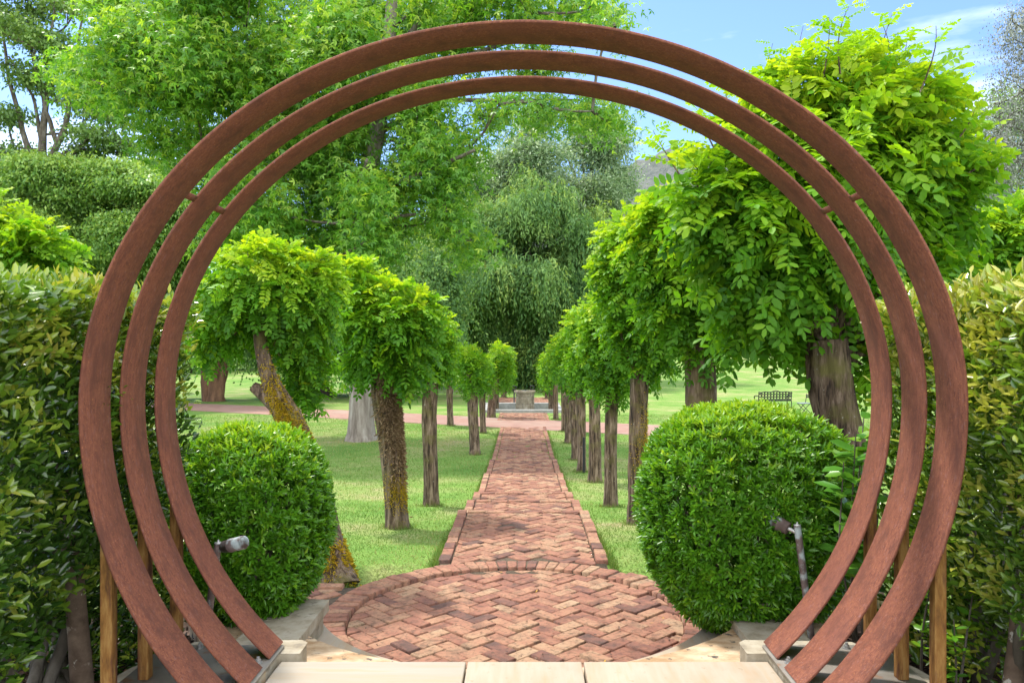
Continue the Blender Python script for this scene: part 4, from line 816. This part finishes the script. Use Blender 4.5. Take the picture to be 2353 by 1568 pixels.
# ------------------------------------------------------------------ pool and fountain
PZ = -.86
pool = thing('pool', 'low rectangular pool with grey stone coping at the end of the path', 'pool', (0, 37.2, PZ))
x0, x1, y0, y1 = -1.75, 1.6, 35.3, 39.2; wd = .28
cpz = PZ+.12
for (a, b) in (((x0-.2, y0, PZ-.8), (x1+.2, y0+wd, cpz)), ((x0-.2, y1-wd, PZ-.8), (x1+.2, y1, cpz+.05)), ((x0-.2, y0+wd, PZ-.8), (x0+wd-.2, y1-wd, cpz)), ((x1-wd+.2, y0+wd, PZ-.8), (x1+.2, y1-wd, cpz))):
    bevel(Soup().box(a, b).obj('coping', M['coping'], pool), .02)
Soup().box((x0+.08, y0+wd, PZ-.7), (x1-.08, y1-wd, PZ-.36)).obj('water', M['water'], pool)
ft_ = thing('fountain_pedestal', 'round pedestal of rough pale stone blocks standing in the pool', 'fountain', (.07, 37.2, PZ-.36))
c = np.array([.07, 37.2])
zz = PZ-.36
for q, (h, r) in enumerate(((.64, .45), (.34, .43), (.17, .435))):
    nb_ = 7
    for k_ in range(nb_):
        a0, a1 = 2*np.pi*(k_+.5*(q % 2))/nb_+.012, 2*np.pi*(k_+1+.5*(q % 2))/nb_-.012; n_ = 6; th = np.linspace(a0, a1, n_); rj = r+random.gauss(0, .01)
        o1 = np.c_[c[0]+rj*np.cos(th), c[1]+rj*np.sin(th)]; i1 = np.c_[c[0]+.2*np.cos(th), c[1]+.2*np.sin(th)]
        pr = prism(np.concatenate([o1, i1[::-1]]), zz+.006, zz+h-.006); bevel(pr.obj('stone_block', M['block'], ft_), .012)
    zz += h
s = Soup(); n_ = 40; s.tube([(c[0], c[1], zz), (c[0], c[1], zz+.09), (c[0], c[1], zz+.09), (c[0], c[1], zz+.05)], [.50, .51, .36, .34], n_); bevel(s.obj('rim', M['block'], ft_), .008)
Soup().tube([(c[0], c[1], PZ), (c[0], c[1], zz-.005)], .25, 20).obj('core', M['bed'], ft_)
Soup().tube([(c[0], c[1], zz+.051), (c[0], c[1], zz+.1), (c[0], c[1], zz+.125)], [.2, .16, .02], 20).obj('basin_cover', M['iron'], ft_)
for px, lab in ((1181, 'black iron post with ring finial left of the pedestal'), (1222, 'black iron post with ring finial right of the pedestal')):
    b = at(px, 935, 40.5); zb = float(ground(b[0], b[1])); ro = thing('iron_post', lab, 'post', (b[0], b[1], zb), 'iron posts behind the fountain')
    zt = at(px, 890, 40.5)[2]
    Soup().tube([(b[0], b[1], zb), (b[0], b[1], zb+.1), (b[0], b[1], zb+.1), (b[0], b[1], zt-.12)], [.07, .07, .04, .035], 10).obj('shaft', M['iron'], ro)
    th = np.linspace(0, 2*np.pi, 20); rg_ = np.c_[b[0]+.1*np.cos(th), np.full(20, b[1]), zt+.1*np.sin(th)]; Soup().tube(rg_, .028, 6, cap=False).obj('ring_finial', M['iron'], ro)
    Soup().tube([(b[0]-.1, b[1], zt-.14), (b[0]+.1, b[1], zt-.14)], .03, 6).obj('cross_bar', M['iron'], ro)

# ------------------------------------------------------------------ bench and chair on the far lawn
def bench(label, o, rot):
    z = float(ground(o[0], o[1])); root = thing('iron_bench', label, 'bench', (o[0], o[1], z)); ca, sa = math.cos(rot), math.sin(rot)
    T = lambda x, y, h: (o[0]+x*ca-y*sa, o[1]+x*sa+y*ca, z+h)
    s = Soup(); wv = .82
    # back: curved crest rail and open scrollwork
    xs = np.linspace(-wv, wv, 17); crest = [T(x, .28+.02, .86+.06*math.cos(x/wv*math.pi)*.6+.03*math.cos(3*x/wv*math.pi)) for x in xs]; s.tube(crest, .022, 6)
    s.tube([T(-wv, .22, .48), T(wv, .22, .48)], .02, 6)
    for x in np.linspace(-wv, wv, 12): s.tube([T(x, .22, .48), T(x, .27, .88)], .014, 5)
    for x in np.linspace(-wv+.07, wv-.07, 11):
        for h in (.57, .69, .81):
            th = np.linspace(0, 2*np.pi, 10); s.tube([T(x+.062*math.cos(a), .24+.05*(h-.5), h+.055*math.sin(a)) for a in th], .017, 5, cap=False)
    s.obj('backrest', M['iron'], root)
    e = Soup()
    for x in np.linspace(-wv, wv, 16): e.tube([T(x, -.2, .44), T(x, .22, .44)], .016, 5)
    for y in (-.2, 0, .22): e.tube([T(-wv, y, .44), T(wv, y, .44)], .018, 5)
    e.obj('seat', M['iron'], root)
    for x in (-wv, wv):
        a = Soup().tube([T(x, .25, .66), T(x, .05, .68), T(x, -.16, .66), T(x, -.24, .60), T(x, -.2, .54)], .024, 6); a.tube([T(x, -.2, .44), T(x, -.2, .6)], .02, 6); a.obj('armrest', M['iron'], root)
        for y in (-.2, .22): Soup().tube([T(x, y, .44), T(x, y*1.1, .2), T(x, y*1.3, 0)], [.022, .018, .028], 6).obj('leg', M['iron'], root)
bench('black cast iron bench with scrolled back on the far right lawn', (at(1775, 900, 37)[0], 37.0), math.radians(188))
def chair(label, o, rot):
    z = float(ground(o[0], o[1])); root = thing('folding_chair', label, 'chair', (o[0], o[1], z)); ca, sa = math.cos(rot), math.sin(rot)
    T = lambda x, y, h: (o[0]+x*ca-y*sa, o[1]+x*sa+y*ca, z+h)
    for x in (-.2, .2):
        Soup().tube([T(x, -.22, 0), T(x, -.02, .25), T(x, .2, .46), T(x, .26, .86)], .016, 6).obj('leg', M['iron'], root)
        Soup().tube([T(x*.9, .26, 0), T(x*.9, .02, .22), T(x*.9, -.2, .44)], .016, 6).obj('leg', M['iron'], root)
    b = Soup()
    for h in (.72, .80): b.tube([T(-.21, .25, h), T(.21, .25, h)], .03, 6)
    b.obj('backrest', M['iron'], root)
    e = Soup()
    for y in np.linspace(-.2, .2, 6): e.tube([T(-.22, y, .46), T(.22, y, .46)], .024, 4)
    e.obj('seat', M['seat_slat'], root)
chair('small folding chair with grey seat beside the black bench', (at(1846, 900, 35)[0], 35.0), math.radians(-80))

# ------------------------------------------------------------------ grass and litter
n = 330000
yy = 6.6*(1+R.uniform(size=n)**1.4*4.2); xx = R.uniform(-1, 1, n)*(.70*yy+.6)
keep = (np.abs(xx) > PW+.02) & ~((np.hypot(xx-CX, yy-CY) < RC+.24)) & ~((yy < 6.93) & (xx < -1.1)) & ~((yy < 6.62) & (xx > 1.0) & (xx < 2.6))
dr = np.abs(yy-np.interp(xx, cx, cy)); keep &= dr > 2.15
xx, yy = xx[keep], yy[keep]; n = len(xx)
P = np.c_[xx, yy, ground(xx, yy)-.004]
patch = .5+.5*np.sin(xx*1.7+2*np.sin(yy*.9))*np.cos(yy*1.3+np.sin(xx*2.1))
tone = np.clip(.38+R.normal(0, .16, n)+.34*(patch-.5)+.5*np.exp(-((xx+5.2)**2+(yy-24.5)**2)/5)+.4*np.exp(-((xx+2.2)**2/2+(yy-24)**2/6))+.45*(R.uniform(size=n) < .10+.12*patch)+.6*np.exp(-((xx-1.55)**2+(yy-7.2)**2)/.35)+.35*np.exp(-((xx+1.0)**2/.12+(yy-9)**2/9)), 0, 1)
for bx, by in BASES:
    tone = np.clip(tone+.5*np.exp(-((xx-bx)**2+(yy-by)**2)/.07)*R.uniform(size=n), 0, 1)
ne = 9000; ye = 7.5+R.uniform(size=ne)**1.5*20; xe = np.where(R.uniform(size=ne) < .5, -1, 1)*(PW+.01+np.abs(R.normal(0, .035, ne)))
nt_ = 260*len(BASES); bi = R.integers(0, len(BASES), nt_); an = R.uniform(0, 2*np.pi, nt_); rb = .13+np.abs(R.normal(0, .05, nt_)); BA = np.array(BASES)
xe = np.r_[xe, BA[bi, 0]+rb*np.cos(an)]; ye = np.r_[ye, BA[bi, 1]+rb*np.sin(an)]
k_ = (np.abs(xe) > PW) & (np.hypot(xe-CX, ye-CY) > RC+.25) & (np.abs(ye-np.interp(xe, cx, cy)) > 1.9) & (ye > 6.4); xe, ye = xe[k_], ye[k_]; ne = len(xe)
edge = Soup(); leaves(edge, np.c_[xe, ye, ground(xe, ye)-.004], np.array([0, 0, 1.])+R.normal(0, .5, (ne, 3)), rnd(ne), R.uniform(.04, .09, ne), .007, np.clip(R.normal(.5, .25, ne), 0, 1), BLADE)
tag(edge.obj('grass_tufts', M['grass']), 'longer grass tufts along the path edging and round the trunks', 'grass', kind='stuff')
gs = Soup(); leaves(gs, P, np.array([0, 0, 1.])+R.normal(0, .55, (n, 3)), rnd(n), R.uniform(.018, .042, n)*np.sqrt(yy/8), .006*np.sqrt(yy/8), tone, BLADE)
tag(gs.obj('grass', M['grass']), 'short mown grass on both sides of the path', 'grass', kind='stuff')
n = 9000; xx = R.uniform(1.7, 3.4, n)*np.where(R.uniform(size=n) < .5, -1, 1); yy = R.uniform(2.4, 5.6, n)
zz = ground(xx, yy)+R.uniform(.002, .03, n); P = np.c_[xx, yy, zz]
gs = Soup(); leaves(gs, P, rnd(n)*np.array([1, 1, .3]), np.array([0, 0, 1.])+R.normal(0, .5, (n, 3)), R.uniform(.025, .07, n), R.uniform(.012, .03, n), np.clip(R.normal(.45, .25, n), 0, 1), OVAL)
tag(gs.obj('leaf_litter', M['litter']), 'dry brown leaves on the soil under the hedges', 'leaf litter', kind='stuff')

nf = 420; yf = 4.95+R.uniform(size=nf)**1.6*16; xf = R.uniform(-1, 1, nf)*np.where(yf < 7.3, 1.2, .75)
kf = (np.hypot(xf-CX, yf-CY) < RC-.05) | (yf > 7.75); xf, yf = xf[kf], yf[kf]; nf = len(xf)
zf = np.full(nf, -.02)
for z, ya, yb in TER: zf = np.where((yf >= ya) & (yf < yb), z+.004, zf)
fl = Soup(); leaves(fl, np.c_[xf, yf, zf], rnd(nf)*np.array([1, 1, .12]), np.array([0, 0, 1.])+R.normal(0, .25, (nf, 3)), R.uniform(.015, .04, nf), R.uniform(.008, .016, nf), np.clip(R.normal(.55, .28, nf), 0, 1), OVAL)
tag(fl.obj('fallen_leaves', M['litter']), 'small dry leaves scattered on the brick path', 'leaf litter', kind='stuff')
